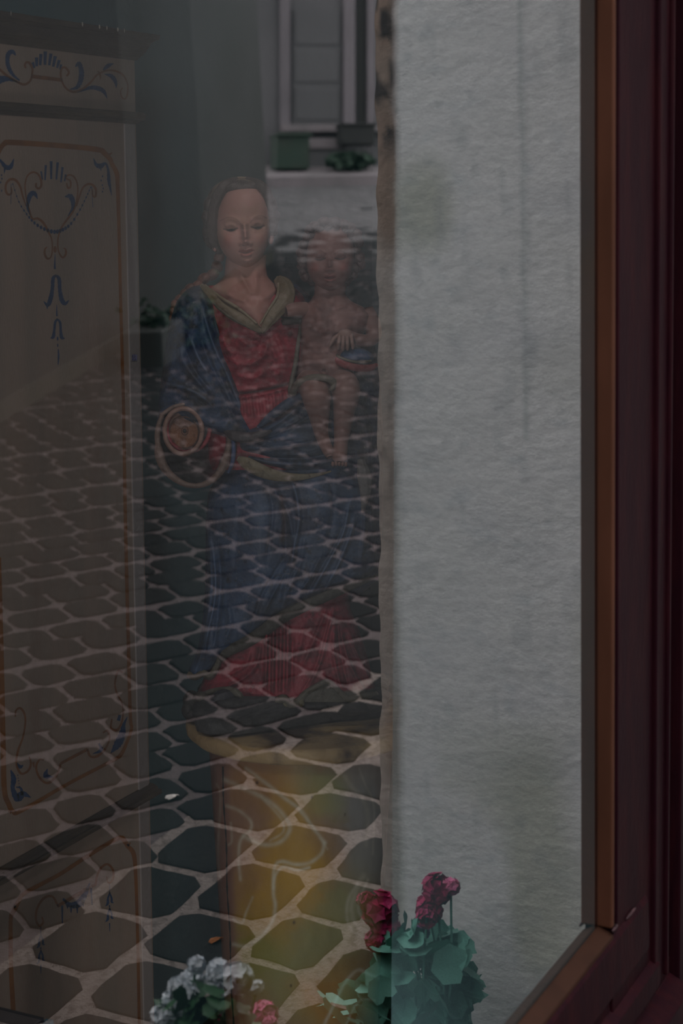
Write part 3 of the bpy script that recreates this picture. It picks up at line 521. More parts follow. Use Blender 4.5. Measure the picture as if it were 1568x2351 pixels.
# --- face
fc = relief([([(548, 512), (553, 528), (557, 543)], 6, -2), ([(560, 508), (562, 530), (564, 552)], 7.0, 14), ([(562, 526), (564, 560)], 8, 5),
    ([(508, 509), (524, 501), (540, 504), (551, 514)], 6, 2.2), ([(576, 512), (584, 502), (598, 497), (612, 503)], 6, 2.2),
    ([(515, 522), (529, 517), (544, 522)], 5.5, 5.0), ([(578, 518), (592, 512), (606, 518)], 5.5, 5.0),
    ([(516, 527), (530, 529), (544, 525)], 2.2, -4.5), ([(578, 522), (592, 524), (606, 519)], 2.2, -4.5),
    ([(517, 533), (531, 536), (545, 531)], 3.5, 2.5), ([(579, 529), (593, 531), (606, 526)], 3.5, 2.5),
    ([(549, 576), (558, 572), (565, 574), (572, 571), (580, 574)], 3.6, 4.5), ([(547, 578), (557, 578), (566, 581), (574, 578), (583, 575)], 1.8, -4.5), ([(552, 584), (566, 587), (579, 582)], 4, 5.5)],
    [(564, 556, 8.5, 7, 11), (554, 560, 5, 4.5, 6), (575, 559, 5, 4.5, 6), (559, 564, 2, 1.6, -3), (570, 563, 2, 1.6, -3), (530, 525, 18, 12, -10), (594, 520, 15, 12, -10), (520, 552, 20, 18, 6), (603, 548, 16, 18, 6), (568, 600, 15, 10, 9), (566, 592, 10, 4, -4), (566, 567, 3, 4, -2), (556, 455, 45, 30, 5), (500, 560, 12, 30, -6)])
def face_col(X, Y):
    C = worn(SKIN, (0.44, 0.24, 0.19), 41, 50, 13)(X, Y)
    for x, y, s in ((518, 556, 17), (606, 552, 14)): C = mixc(C, 0.55 * np.exp(-((X - x) / s) ** 2 - ((Y - y) / s) ** 2), (0.48, 0.13, 0.11))
    for pts in ([(505, 507), (524, 499), (540, 502), (552, 512)], [(575, 511), (584, 500), (598, 495), (613, 501)]): C = mixc(C, 0.45 * near(X, Y, pts, 1.5), (0.12, 0.055, 0.04))
    for pts in ([(514, 526), (530, 528), (545, 524)], [(577, 521), (592, 523), (607, 518)]): C = mixc(C, 0.9 * near(X, Y, pts, 1.9), (0.05, 0.025, 0.02))
    for pts in ([(522, 529), (530, 531), (539, 528)], [(585, 524), (592, 526), (600, 523)]): C = mixc(C, 0.9 * near(X, Y, pts, 1.6), (0.03, 0.02, 0.02))
    for x, y in ((531, 527.5), (593, 522.5)): C = mixc(C, .95 * np.clip(1.6 * np.exp(-((X - x) / 5.5) ** 2 - ((Y - y) / 2.2) ** 2), 0, 1), (0.02, 0.014, 0.014))
    C = mixc(C, 0.7 * near(X, Y, [(551, 576), (565, 576), (579, 574)], 2.6), (0.38, 0.09, 0.08)); C = mixc(C, 0.7 * near(X, Y, [(554, 584), (566, 586), (577, 582)], 3.2), (0.42, 0.11, 0.10))
    C = mixc(C, 0.8 * near(X, Y, [(548, 578), (566, 580), (583, 575)], 1.2), (0.12, 0.03, 0.03))
    C = mixc(C, 0.7 * np.exp(-((X - 559) / 2) ** 2 - ((Y - 564) / 1.5) ** 2), (0.08, .03, .03)); C = mixc(C, 0.7 * np.exp(-((X - 570) / 2) ** 2 - ((Y - 563) / 1.5) ** 2), (0.08, .03, .03))
    return C
loft('face', [(420, 548, 578, 34, 6, 20), (423, 538, 590, 33, 20, 30), (430, 524, 600, 32, 34, 40), (442, 513, 608, 31, 46, 50), (458, 504, 614, 30, 55, 60), (480, 497, 618, 30, 60, 60), (510, 494, 620, 30, 62, 60), (540, 496, 619, 30, 62, 55), (560, 502, 615, 29, 61, 45), (578, 511, 608, 28, 58, 35), (592, 521, 600, 28, 52, 25), (603, 533, 592, 28, 43, 20), (610, 545, 584, 28, 32, 16), (614, 555, 576, 28, 20, 12)], 1.25, 130, 16, M['skin'], ST, face_col, fc, 0.82)
for q in ((623, 548, 22, 6, 13, 10, SKIN, 0.15), (492, 566, 30, 6, 12, 10, SKIN, -0.2)): Sculpt().blob(*q).build('ear', M['skin'], ST)
# --- hair with a centre parting, waves over the ears, and a long twisted lock over the shoulder
hr = relief([([(550, 412), (505, 440), (485, 480), (478, 530)], 5, 7), ([(535, 412), (490, 445), (474, 490), (470, 540)], 4, 6), ([(565, 412), (605, 430), (628, 475), (634, 520)], 5, 7), ([(555, 410), (556, 425)], 3, -5), ([(470, 545), (485, 560), (500, 575)], 5, 5)])
loft('hair', [(408, 535, 572, 20, 8, 20), (411, 518, 590, 20, 26, 30), (418, 503, 606, 16, 50, 50), (428, 489, 616, 12, 62, 58), (436, 483, 621, 10, 62, 60), (446, 478, 625, 6, 56, 62), (458, 473, 629, 4, 52, 66), (480, 467, 634, 2, 52, 68), (500, 463, 639, 0, 52, 66), (515, 467, 635, 0, 50, 64), (530, 464, 637, 0, 50, 62), (548, 466, 628, -2, 46, 55), (565, 474, 616, -6, 36, 45), (582, 498, 600, -12, 14, 30)], 2.0, 100, 30, M['statue'], ST, worn(HAIR, (0.07, 0.04, 0.04), 51, 14, 5, extra=[([(475, 460), (500, 425), (545, 410), (600, 422), (628, 460)], 3, (0.30, 0.2, 0.13), .7)]), hr)
s = Sculpt(); hc = HAIR
for q in ((480, 470, 22, 13, 22, 28, .15), (476, 500, 24, 13, 20, 28, -.2), (480, 530, 24, 15, 20, 28, .2), (486, 555, 20, 15, 18, 24, -.5), (500, 572, 16, 10, 12, 18, -.6), (626, 470, 20, 10, 22, 26, -.2), (631, 500, 18, 12, 18, 24, .2), (628, 527, 18, 10, 16, 22, -.2), (620, 543, 12, 8, 10, 16, .4)): s.blob(*q[:6], np.array(hc) * random.uniform(.8, 1.15), q[6], curl=.05)
s.band([(545, 411, 40, 6), (518, 424, 66, 11), (502, 445, 66, 12), (491, 475, 58, 12), (488, 510, 54, 13), (488, 545, 46, 12), (496, 570, 34, 7)], HAIR, groove=.10, flat=.6, n=16)
s.band([(565, 411, 40, 6), (596, 424, 66, 10), (612, 445, 64, 10), (622, 475, 54, 10), (627, 510, 44, 10), (625, 538, 34, 7)], HAIR, groove=.10, flat=.6, n=16)
s.band([(474, 466, 4, 2), (492, 432, 10, 2.2), (520, 414, 14, 2.4), (552, 408, 16, 2.6), (590, 414, 14, 2.4), (616, 436, 8, 2.2), (633, 470, 0, 2)], (0.30, 0.2, 0.13))
s.build('hair_waves', M['statue'], ST)
s = Sculpt()
lk = [(503, 590, 0, 12, 15, 10), (498, 612, 6, 13, 15, -.5), (488, 630, 14, 17, 13, -.7), (468, 640, 20, 17, 13, -.5), (452, 656, 26, 16, 11, -.7), (436, 662, 30, 15, 11, -.5), (424, 674, 32, 14, 11, -.9), (412, 686, 34, 13, 10, -.7), (403, 698, 34, 12, 11, -1.1), (397, 714, 32, 8, 12, -.1), (393, 730, 28, 6, 10, .1)]
for x, y, w, a, b_, r_ in lk: s.blob(x, y, w, a, b_, 13, np.array((0.15, 0.055, 0.04)) * random.uniform(.7, 1.3), r_, curl=.09)
s.build('hair_lock', M['statue'], ST)
# --- pale brown kerchief crossing at the breast
s = Sculpt()
s.band([(462, 655, 40, 5), (480, 672, 78, 9), (505, 698, 98, 13), (535, 722, 108, 14), (570, 742, 114, 12), (600, 762, 113, 6)], GOLD, flat=.55, groove=.12, n=20)
s.band([(468, 662, 50, 2), (500, 706, 108, 3.0), (540, 735, 117, 3.2), (580, 757, 118, 2)], (0.11, .09, .065), flat=.7)
s.band([(470, 655, 46, 3), (510, 685, 104, 3.4), (550, 710, 113, 3.4), (590, 743, 118, 2.4)], (0.27, .22, .15), flat=.7)
s.band([(636, 640, 20, 10), (652, 658, 52, 19), (654, 685, 84, 20), (635, 712, 104, 17), (615, 740, 112, 12), (601, 764, 114, 5)], GOLD, flat=.5, groove=.13, n=20)
s.band([(640, 650, 55, 2.5), (636, 680, 100, 3.2), (616, 712, 113, 3), (597, 745, 119, 2)], (0.28, .23, .16), flat=.7)
s.build('kerchief', M['statue'], ST)
# --- mantle behind the child and over her left side
loft('mantle_back', [(652, 640, 680, -40, 20, 40), (680, 640, 715, -30, 45, 60), (740, 660, 850, -20, 50, 70), (860, 665, 872, -15, 66, 80), (1000, 660, 880, -10, 74, 85), (1150, 600, 880, -5, 80, 85), (1250, 560, 876, 0, 80, 85), (1330, 540, 868, 0, 70, 80), (1365, 560, 830, -10, 50, 70), (1400, 580, 790, -20, 20, 50)], 3.0, 120, 24, M['statue'], ST, worn((0.022, 0.035, 0.085), (0.02, 0.02, 0.03), 61),
     relief([([(820, 900), (845, 1000), (850, 1150)], 8, 9), ([(690, 745), (680, 800), (676, 870)], 6, 10), ([(840, 1060), (852, 1200), (858, 1340)], 7, 8)]))
# --- lower mantle (blue skirt)
skf = relief([([(622, 1111), (636, 1136), (658, 1171), (669, 1210), (674, 1278), (670, 1368)], 6, 12), ([(612, 1120), (625, 1160), (622, 1225), (612, 1290)], 5, -9), ([(668, 1100), (680, 1136), (686, 1190), (676, 1260), (660, 1330), (640, 1420)], 5, 12),
    ([(645, 1150), (655, 1200), (655, 1280)], 6, -10), ([(804, 1150), (790, 1215), (765, 1270), (715, 1360)], 5, 12), ([(818, 1180), (800, 1240), (775, 1300), (743, 1360)], 4.5, 11), ([(795, 1190), (775, 1240), (740, 1300), (700, 1370)], 4, -9),
    ([(676, 1271), (654, 1314), (625, 1368), (600, 1420)], 4.5, 9), ([(690, 1290), (668, 1340), (645, 1410)], 4, 8), ([(660, 1270), (640, 1300), (600, 1370), (575, 1450)], 4, -7),
    ([(472, 1180), (482, 1260), (484, 1330), (478, 1400), (468, 1480), (448, 1545)], 6, 12), ([(488, 1250), (494, 1320), (492, 1380), (476, 1460), (464, 1540)], 4.5, 10), ([(500, 1240), (508, 1330), (500, 1420), (490, 1500)], 6, -12), ([(478, 1380), (462, 1460), (445, 1530)], 3, -7),
    ([(520, 1380), (528, 1430), (515, 1480)], 7, 8), ([(835, 1100), (838, 1200), (828, 1300)], 6, 10), ([(760, 1100), (765, 1180), (755, 1240)], 6, -6), ([(700, 1230), (690, 1290), (672, 1350)], 4, 7), ([(560, 1120), (545, 1220), (540, 1330)], 9, -6), ([(740, 1270), (715, 1320), (690, 1360)], 3.5, 7)],
    [(590, 1230, 42, 110, 26), (735, 1180, 45, 90, 16), (850, 1120, 20, 60, 10)])
def skirt_col(X, Y):
    C = worn(BLUE, (0.02, 0.035, 0.085), 71, 60, 12)(X, Y)
    C = mixc(C, 0.6 * np.exp(-((X - 600) / 40) ** 2 - ((Y - 1210) / 110) ** 2), BLUE2)  # lighter blue on the knee, a highlight put into the colour
    for pts in ([(804, 1150), (790, 1215), (765, 1270), (715, 1360)], [(472, 1180), (482, 1260), (484, 1330), (478, 1400), (468, 1480), (448, 1545)], [(488, 1250), (494, 1320), (492, 1380), (476, 1460)], [(820, 1185), (800, 1240), (775, 1300), (743, 1360)], [(668, 1100), (680, 1136), (686, 1190), (676, 1260)]): C = mixc(C, .55 * near(X, Y, pts, 2.2), (0.12, 0.19, 0.34))  # highlights painted along the fold ridges
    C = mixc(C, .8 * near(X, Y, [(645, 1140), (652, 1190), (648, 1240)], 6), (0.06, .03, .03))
    return C
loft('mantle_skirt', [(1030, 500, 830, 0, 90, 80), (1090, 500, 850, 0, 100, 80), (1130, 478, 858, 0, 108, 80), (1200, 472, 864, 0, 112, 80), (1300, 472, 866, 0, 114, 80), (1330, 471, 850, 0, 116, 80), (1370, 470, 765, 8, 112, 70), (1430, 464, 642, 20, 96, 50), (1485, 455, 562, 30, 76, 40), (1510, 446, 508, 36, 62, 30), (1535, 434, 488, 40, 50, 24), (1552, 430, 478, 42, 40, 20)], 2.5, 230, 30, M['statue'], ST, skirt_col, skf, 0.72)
# --- gilt hem of the mantle
s = Sculpt()
s.band([(866, 1322, 56, 4), (820, 1340, 98, 8), (765, 1362, 116, 11), (700, 1390, 122, 13), (640, 1422, 120, 14), (600, 1452, 112, 14), (562, 1476, 106, 13), (525, 1494, 100, 12), (505, 1514, 95, 7)], (0.05, 0.045, 0.036), flat=.45, groove=.06)
s.band([(505, 1505, 92, 5), (498, 1530, 88, 7), (482, 1552, 84, 8), (466, 1545, 84, 8), (448, 1553, 78, 8), (432, 1548, 70, 7)], (0.12, 0.105, 0.08), flat=.9, groove=.15)
s.build('mantle_hem', M['statue'], ST)
# --- lower red dress with its pleats and grey hem
rs = [([(x, 1440 - (x - 612) * .5), (x - 1, 1520), (x - 3, 1592)], 4.2, 18) for x in (612, 628, 645, 661)] + [([(x, 1450), (x - 1, 1520), (x - 2, 1590)], 3.6, -14) for x in (620, 636, 653, 672)] + [([(770, 1385), (750, 1460), (735, 1520), (700, 1590)], 5, 12), ([(750, 1395), (725, 1460), (690, 1540)], 4.5, 9), ([(762, 1400), (742, 1470), (722, 1540), (690, 1595)], 3.5, -8),
     ([(600, 1470), (590, 1520), (560, 1556), (490, 1590)], 6, 12), ([(575, 1490), (560, 1530), (500, 1560)], 5, 8), ([(780, 1440), (795, 1500), (815, 1550), (845, 1600)], 4.5, 12), ([(768, 1430), (766, 1500), (778, 1560), (790, 1590)], 4.5, 11), ([(775, 1420), (782, 1500), (800, 1580)], 4, -10), ([(798, 1440), (820, 1500), (850, 1560)], 4, 8), ([(700, 1430), (690, 1480), (675, 1530)], 5, 6)]
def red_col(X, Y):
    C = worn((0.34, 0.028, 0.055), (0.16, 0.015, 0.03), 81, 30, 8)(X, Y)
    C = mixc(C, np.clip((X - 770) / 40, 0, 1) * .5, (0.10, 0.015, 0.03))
    hem = np.array([(448, 1612), (480, 1588), (528, 1578), (556, 1600), (592, 1612), (640, 1600), (682, 1604), (712, 1580), (752, 1562), (786, 1588), (830, 1585), (868, 1580)])
    hy = np.interp(X, hem[:, 0], hem[:, 1]); C = mixc(C, np.clip((Y - hy + 4) / 6, 0, 1), (0.11, 0.105, 0.085)); return C
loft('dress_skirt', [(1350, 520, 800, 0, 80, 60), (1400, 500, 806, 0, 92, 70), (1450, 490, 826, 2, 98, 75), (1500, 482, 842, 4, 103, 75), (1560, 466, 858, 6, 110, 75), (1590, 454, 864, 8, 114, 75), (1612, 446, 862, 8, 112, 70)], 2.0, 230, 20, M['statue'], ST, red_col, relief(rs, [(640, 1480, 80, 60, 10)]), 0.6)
s = Sculpt()
hp = [(446, 1612, 60, 6), (462, 1598, 85, 6), (490, 1588, 108, 7), (528, 1584, 124, 7), (548, 1596, 128, 8), (565, 1622, 126, 7), (580, 1612, 126, 8), (598, 1634, 124, 8), (622, 1622, 124, 8), (650, 1604, 126, 9), (662, 1618, 124, 8), (684, 1612, 124, 9), (702, 1592, 122, 7), (730, 1574, 120, 6), (752, 1566, 118, 6), (775, 1584, 112, 6), (800, 1604, 100, 8), (835, 1598, 86, 8), (866, 1594, 60, 6)]
s.band(hp, (0.13, 0.12, 0.095), flat=.8, groove=.12, n=14)
for x, y in ((460, 1606), (572, 1618), (604, 1632), (655, 1618), (690, 1612), (800, 1604)): s.blob(x, y, 122 if 500 < x < 760 else 84, 9, 11, 9, (0.17, 0.15, 0.09), random.uniform(-.5, .5), curl=.1)
s.build('dress_hem', M['statue'], ST)
s = Sculpt(); s.band([(560, 1600, 80, 20), (530, 1602, 112, 24), (505, 1610, 130, 24), (484, 1622, 136, 17), (472, 1630, 134, 8)], (0.045, 0.045, 0.06), flat=.8, n=16); s.build('shoe', M['statue'], ST)
# --- right shoulder and hanging sleeve
ml = relief([([(466, 705), (480, 760), (500, 813), (522, 856), (557, 950)], 6, 11), ([(455, 760), (480, 830), (510, 890), (530, 940)], 7, -10), ([(410, 790), (420, 830), (450, 870), (493, 918)], 8, 10), ([(385, 880), (430, 893), (470, 915), (505, 950)], 9, 12), ([(400, 930), (440, 910), (480, 935)], 5, -6),
    ([(435, 770), (455, 820), (480, 860)], 8, 12), ([(425, 800), (450, 855), (485, 900)], 5, -9), ([(490, 720), (512, 790), (540, 860), (572, 950)], 3, 8), ([(500, 880), (525, 930), (545, 970)], 5, 9), ([(400, 760), (395, 820), (380, 870)], 8, 6), ([(510, 860), (530, 900), (560, 960)], 5, -8)], [(430, 730, 30, 40, 14)])
def ml_col(X, Y):
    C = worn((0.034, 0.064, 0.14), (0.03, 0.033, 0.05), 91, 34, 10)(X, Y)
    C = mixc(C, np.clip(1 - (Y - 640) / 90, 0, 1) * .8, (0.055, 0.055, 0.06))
    for pts in ([(466, 705), (480, 760), (500, 813), (522, 856), (557, 950)], [(435, 770), (455, 820), (480, 860)], [(385, 880), (430, 893), (470, 915)]): C = mixc(C, .5 * near(X, Y, pts, 3), (0.12, 0.17, 0.28))  # fold highlights painted into the blue
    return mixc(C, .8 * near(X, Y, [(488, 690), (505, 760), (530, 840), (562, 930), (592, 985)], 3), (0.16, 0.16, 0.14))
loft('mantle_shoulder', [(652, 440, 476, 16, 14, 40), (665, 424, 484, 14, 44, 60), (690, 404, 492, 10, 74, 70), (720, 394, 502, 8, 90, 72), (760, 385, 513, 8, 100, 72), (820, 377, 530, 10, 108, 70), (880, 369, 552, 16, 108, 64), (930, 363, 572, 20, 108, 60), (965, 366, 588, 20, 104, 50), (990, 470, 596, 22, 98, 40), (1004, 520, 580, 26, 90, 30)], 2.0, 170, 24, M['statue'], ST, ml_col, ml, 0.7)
# hanging sleeve: rim, shell, dark lining, inner red cuff and sawn forearm with dowel hole
rim = [(372, 952), (362, 985), (362, 1020), (370, 1060), (390, 1090), (425, 1112), (462, 1114), (495, 1096), (516, 1062), (526, 1015), (520, 985), (500, 958), (470, 936), (435, 928), (398, 934)]
def ring(pts, w_of): return catmull(np.array([(x, y, w_of(x, y)) for x, y in pts + [pts[0]]], float), 6)
s = Sculpt(); rp = ring(rim, lambda x, y: 122 - (x - 362) * .08 + (y - 930) * .06)
rr = [4.5 + 7 * max(0, math.sin((y - 940) / 180 * math.pi / 1.05)) * (1 if y > 1040 else .35) for x, y, w in rp]
s.band([tuple(q) + (r_,) for q, r_ in zip(rp[::3], rr[::3])] + [tuple(rp[0]) + (rr[0],), tuple(rp[3]) + (rr[3],), tuple(rp[6]) + (rr[6] * .9,)], (0.20, 0.135, 0.115), n=12, groove=.08, sub=4, flat=.9)
s.build('sleeve_rim', M['statue'], ST)
cx0, cy0 = 443, 1022
V = []; nn = len(rp) - 1
for k, (sc, dw) in enumerate(((1.0, 0), (1.03, -12), (1.04, -34), (1.0, -62), (.9, -90), (.7, -110), (.35, -122))):
    for q in rp[:-1]: V.append((cx0 + (q[0] - cx0) * sc + (dw * .05), cy0 + (q[1] - cy0) * sc + dw * .22, q[2] + dw))
Fs = [(i * nn + j, i * nn + (j + 1) % nn, (i + 1) * nn + (j + 1) % nn, (i + 1) * nn + j) for i in range(6) for j in range(nn)]
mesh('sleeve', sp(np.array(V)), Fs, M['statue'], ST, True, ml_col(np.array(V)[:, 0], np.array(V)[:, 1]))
V = []
for k, (sc, dw) in enumerate(((.97, 0), (.95, -14), (.92, -36), (.85, -60), (.6, -74), (.2, -78))):
    for q in rp[:-1]: V.append((cx0 + (q[0] - cx0) * sc, cy0 + (q[1] - cy0) * sc, q[2] + dw))
V = np.array(V); C = np.tile(np.array((0.022, 0.02, 0.024)), (len(V), 1)); C = mixc(C, .9 * np.exp(-((V[:, 0] - 500) / 22) ** 2 - ((V[:, 1] - 1060) / 40) ** 2), (0.16, .02, .04)); C = mixc(C, .6 * np.exp(-((V[:, 0] - 455) / 22) ** 2 - ((V[:, 1] - 1078) / 14) ** 2), (0.16, .13, .13))
mesh('sleeve_lining', sp(V), [(i * nn + j, (i + 1) * nn + j, (i + 1) * nn + (j + 1) % nn, i * nn + (j + 1) % nn) for i in range(5) for j in range(nn)] , M['statue'], ST, True, C)
s = Sculpt(); E_ = lambda cx_, cy_, rx, ry, w, n=16: [(cx_ + rx * math.cos(t), cy_ + ry * math.sin(t), w) for t in np.linspace(0, 2.12 * math.pi, n + 1)]
s.band([(x, y, w - (x - 430) * .1, 5.5) for x, y, w in E_(432, 984, 50, 52, 112)], (0.30, 0.04, 0.055), sub=4); s.build('inner_cuff', M['statue'], ST)
s = Sculpt(); s.band([(x, y, w, 5.5) for x, y, w in E_(421, 990, 43, 52, 122)], (0.30, 0.18, 0.15), sub=4, groove=.1)
s.band([(428, 985, 20, 38), (426, 986, 70, 42), (423, 989, 108, 44)], (0.26, 0.15, 0.12), n=28)
s.build('forearm_stump', M['statue'], ST)
s = Sculpt(); s.band([(423, 992, 96, 34), (422.5, 993, 112, 35)], (0.27, 0.115, 0.06), n=26); s.band([(x, y, 118, 1.6) for x, y, w in E_(422, 994, 34, 37, 0)], (0.10, .045, .03), sub=3, n=6)
s.band([(x, y, 125.5, 2.4) for x, y, w in E_(424, 990, 6, 7, 0, 10)], (0.16, .07, .045), sub=3, n=6); s.blob(424, 990, 124, 5, 6, 3, (0.02, .012, .01)); s.build('sawn_end', M['statue'], ST)
# --- mantle gathered across the waist, cream lining below
wf = relief([([(548, 1000), (600, 990), (650, 962), (700, 920)], 8, 14), ([(560, 1012), (620, 1003), (680, 975), (720, 950)], 5, -10), ([(545, 1022), (600, 1030), (680, 1020), (760, 1000)], 8, 10), ([(550, 1036), (620, 1050), (700, 1052), (770, 1040)], 5, -10), ([(552, 1044), (620, 1064), (700, 1068), (770, 1058)], 6, 10), ([(640, 985), (690, 975), (740, 980)], 12, 10), ([(600, 1012), (660, 1015), (720, 1008)], 4, -6), ([(640, 1045), (700, 1043), (745, 1030)], 4, 6)])
def wd_col(X, Y):
    C = worn((0.04, 0.07, 0.14), (0.022, 0.034, 0.065), 101, 26, 9)(X, Y)
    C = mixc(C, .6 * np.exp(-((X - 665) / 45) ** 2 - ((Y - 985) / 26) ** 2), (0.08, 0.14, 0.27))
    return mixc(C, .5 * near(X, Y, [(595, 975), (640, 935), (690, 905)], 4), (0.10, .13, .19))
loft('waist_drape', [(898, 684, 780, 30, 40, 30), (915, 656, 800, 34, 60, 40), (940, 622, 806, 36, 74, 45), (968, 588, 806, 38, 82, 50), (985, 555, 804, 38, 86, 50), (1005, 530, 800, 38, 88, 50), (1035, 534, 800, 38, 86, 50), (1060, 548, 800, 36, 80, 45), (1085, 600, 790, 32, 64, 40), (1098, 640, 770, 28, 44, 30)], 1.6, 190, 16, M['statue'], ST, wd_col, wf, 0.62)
s = Sculpt()
s.band([(592, 982, 112, 4), (620, 958, 122, 9), (655, 932, 124, 11), (690, 910, 112, 9), (712, 898, 96, 5)], (0.04, 0.065, 0.13), flat=.8, groove=.1)
s.band([(512, 985, 110, 5), (535, 1000, 124, 11), (565, 1006, 128, 12), (595, 1000, 126, 10), (622, 985, 122, 7)], (0.075, 0.065, 0.075), flat=.7, groove=.12)
s.build('mantle_knot', M['statue'], ST)
s = Sculpt()
s.band([(546, 1052, 112, 6), (566, 1064, 122, 14), (600, 1082, 126, 15), (640, 1094, 122, 12), (685, 1096, 114, 8), (730, 1090, 104, 4), (760, 1082, 96, 2)], (0.22, 0.185, 0.125), flat=.55, groove=.06, n=18)
s.build('mantle_lining', M['statue'], ST)
s = Sculpt(); s.band([(528, 985, 108, 3), (536, 1020, 120, 5), (534, 1060, 120, 5), (524, 1085, 108, 3)], (0.06, 0.10, 0.24), n=10); s.build('mantle_fold', M['statue'], ST)
# --- small cloth edges beside the child
s = Sculpt()
s.band([(690, 745, 60, 3), (684, 790, 74, 4.5), (678, 835, 84, 5), (670, 875, 92, 6), (668, 900, 94, 7), (678, 908, 94, 4)], (0.12, 0.105, 0.085), flat=.7, groove=.12); s.build('cloth_edge', M['statue'], ST); s = Sculpt()
s.band([(828, 1055, 70, 8), (834, 1090, 82, 15), (838, 1120, 86, 14), (836, 1150, 84, 8), (832, 1176, 80, 3)], (0.15, 0.14, 0.145), flat=.5, groove=.16, n=20)
s.build('cloth_edge', M['statue'], ST)
# ================================================================== the child
CH = 'child'
def ch_col(X, Y):
    C = worn((0.29, 0.15, 0.14), (0.19, 0.095, 0.09), 111, 34, 9)(X, Y); return C
cb = loft('child', [(652, 722, 796, 66, 30, 30), (675, 722, 792, 64, 34, 34), (692, 712, 806, 62, 42, 38), (704, 694, 834, 60, 46, 40), (722, 684, 856, 60, 50, 42), (750, 690, 846, 60, 56, 42), (785, 692, 822, 60, 58, 42), (830, 688, 812, 60, 62, 42), (870, 680, 814, 62, 66, 42), (905, 690, 812, 64, 50, 40)], 2.0, 110, 20, M['skin'], ST, ch_col,
     relief([([(708, 745), (735, 762), (758, 758)], 8, 5), ([(760, 758), (785, 762), (805, 750)], 8, 5), ([(758, 710), (757, 760), (752, 830)], 8, -2), ([(700, 800), (730, 815), (770, 812)], 5, -3), ([(722, 700), (745, 710)], 5, 4), ([(770, 710), (800, 700)], 5, 4)], [(735, 745, 24, 18, 5), (785, 745, 22, 18, 4), (745, 840, 36, 34, 11), (744, 852, 3.5, 3.5, -7)]))
cf = relief([([(757, 592), (757, 606), (757, 614)], 5.0, 8), ([(724, 584), (736, 579), (748, 584)], 5, 3), ([(768, 584), (780, 579), (793, 584)], 5, 3), ([(723, 590), (735, 586), (746, 590)], 4.5, 4.2), ([(770, 589), (782, 585), (794, 589)], 4.5, 4.2),
    ([(724, 595), (735, 597), (746, 594)], 2, -4), ([(770, 594), (782, 596), (794, 593)], 2, -4), ([(745, 634), (752, 631), (758, 633), (764, 631), (771, 634)], 3.2, 4), ([(744, 637), (758, 639), (772, 636)], 1.7, -4), ([(749, 643), (758, 645), (767, 642)], 3.4, 5)],
    [(757, 618, 6.5, 5, 8), (750, 621, 3.5, 3, 3.5), (764, 621, 3.5, 3, 3.5), (735, 592, 14, 9, -6), (783, 591, 14, 9, -6), (723, 618, 15, 15, 8), (791, 617, 14, 15, 8), (758, 657, 11, 8, 8), (758, 650, 8, 3, -3), (757, 555, 32, 20, 5)])
def cf_col(X, Y):
    C = worn((0.28, 0.14, 0.13), (0.21, 0.095, 0.09), 121, 30, 9)(X, Y)
    for x, y in ((721, 618), (792, 616)): C = mixc(C, .5 * np.exp(-((X - x) / 13) ** 2 - ((Y - y) / 12) ** 2), (0.40, 0.09, 0.08))
    for pts in ([(721, 582), (735, 576), (749, 583)], [(768, 583), (781, 576), (795, 582)]): C = mixc(C, .5 * near(X, Y, pts, 1.6), (0.10, .04, .035))
    for pts in ([(723, 595), (735, 597), (747, 593)], [(769, 593), (782, 595), (795, 591)]): C = mixc(C, .9 * near(X, Y, pts, 1.7), (0.03, .018, .018))
    C = mixc(C, .6 * near(X, Y, [(748, 634), (758, 634), (769, 634)], 2.4), (0.36, 0.08, 0.09)); C = mixc(C, .6 * near(X, Y, [(750, 643), (758, 644), (767, 642)], 3), (0.40, 0.12, 0.12))
    return mixc(C, .8 * near(X, Y, [(745, 637), (758, 638), (771, 636)], 1.1), (0.10, .03, .035))
loft('child_face', [(519, 742, 776, 84, 6, 16), (524, 730, 788, 82, 20, 26), (534, 719, 799, 80, 34, 36), (550, 710, 808, 78, 44, 44), (575, 704, 813, 78, 50, 46), (600, 703, 813, 78, 52, 46), (622, 706, 809, 78, 52, 40), (640, 714, 801, 77, 48, 32), (654, 726, 790, 76, 40, 24), (664, 740, 776, 76, 28, 18), (669, 750, 768, 76, 16, 10)], 1.25, 110, 16, M['skin'], cb, cf_col, cf, 0.82)
loft('child_hair', [(509, 735, 785, 62, 8, 20), (514, 718, 800, 60, 24, 34), (526, 706, 814, 56, 36, 44), (550, 698, 822, 50, 38, 50), (600, 694, 822, 46, 34, 48), (640, 698, 814, 46, 22, 36), (656, 712, 800, 46, 8, 20)], 2.5, 60, 24, M['statue'], cb, worn((0.06, 0.034, 0.036), (0.035, .022, .024), 131, 12, 5))
s = Sculpt(); CHR = (0.085, 0.05, 0.052)
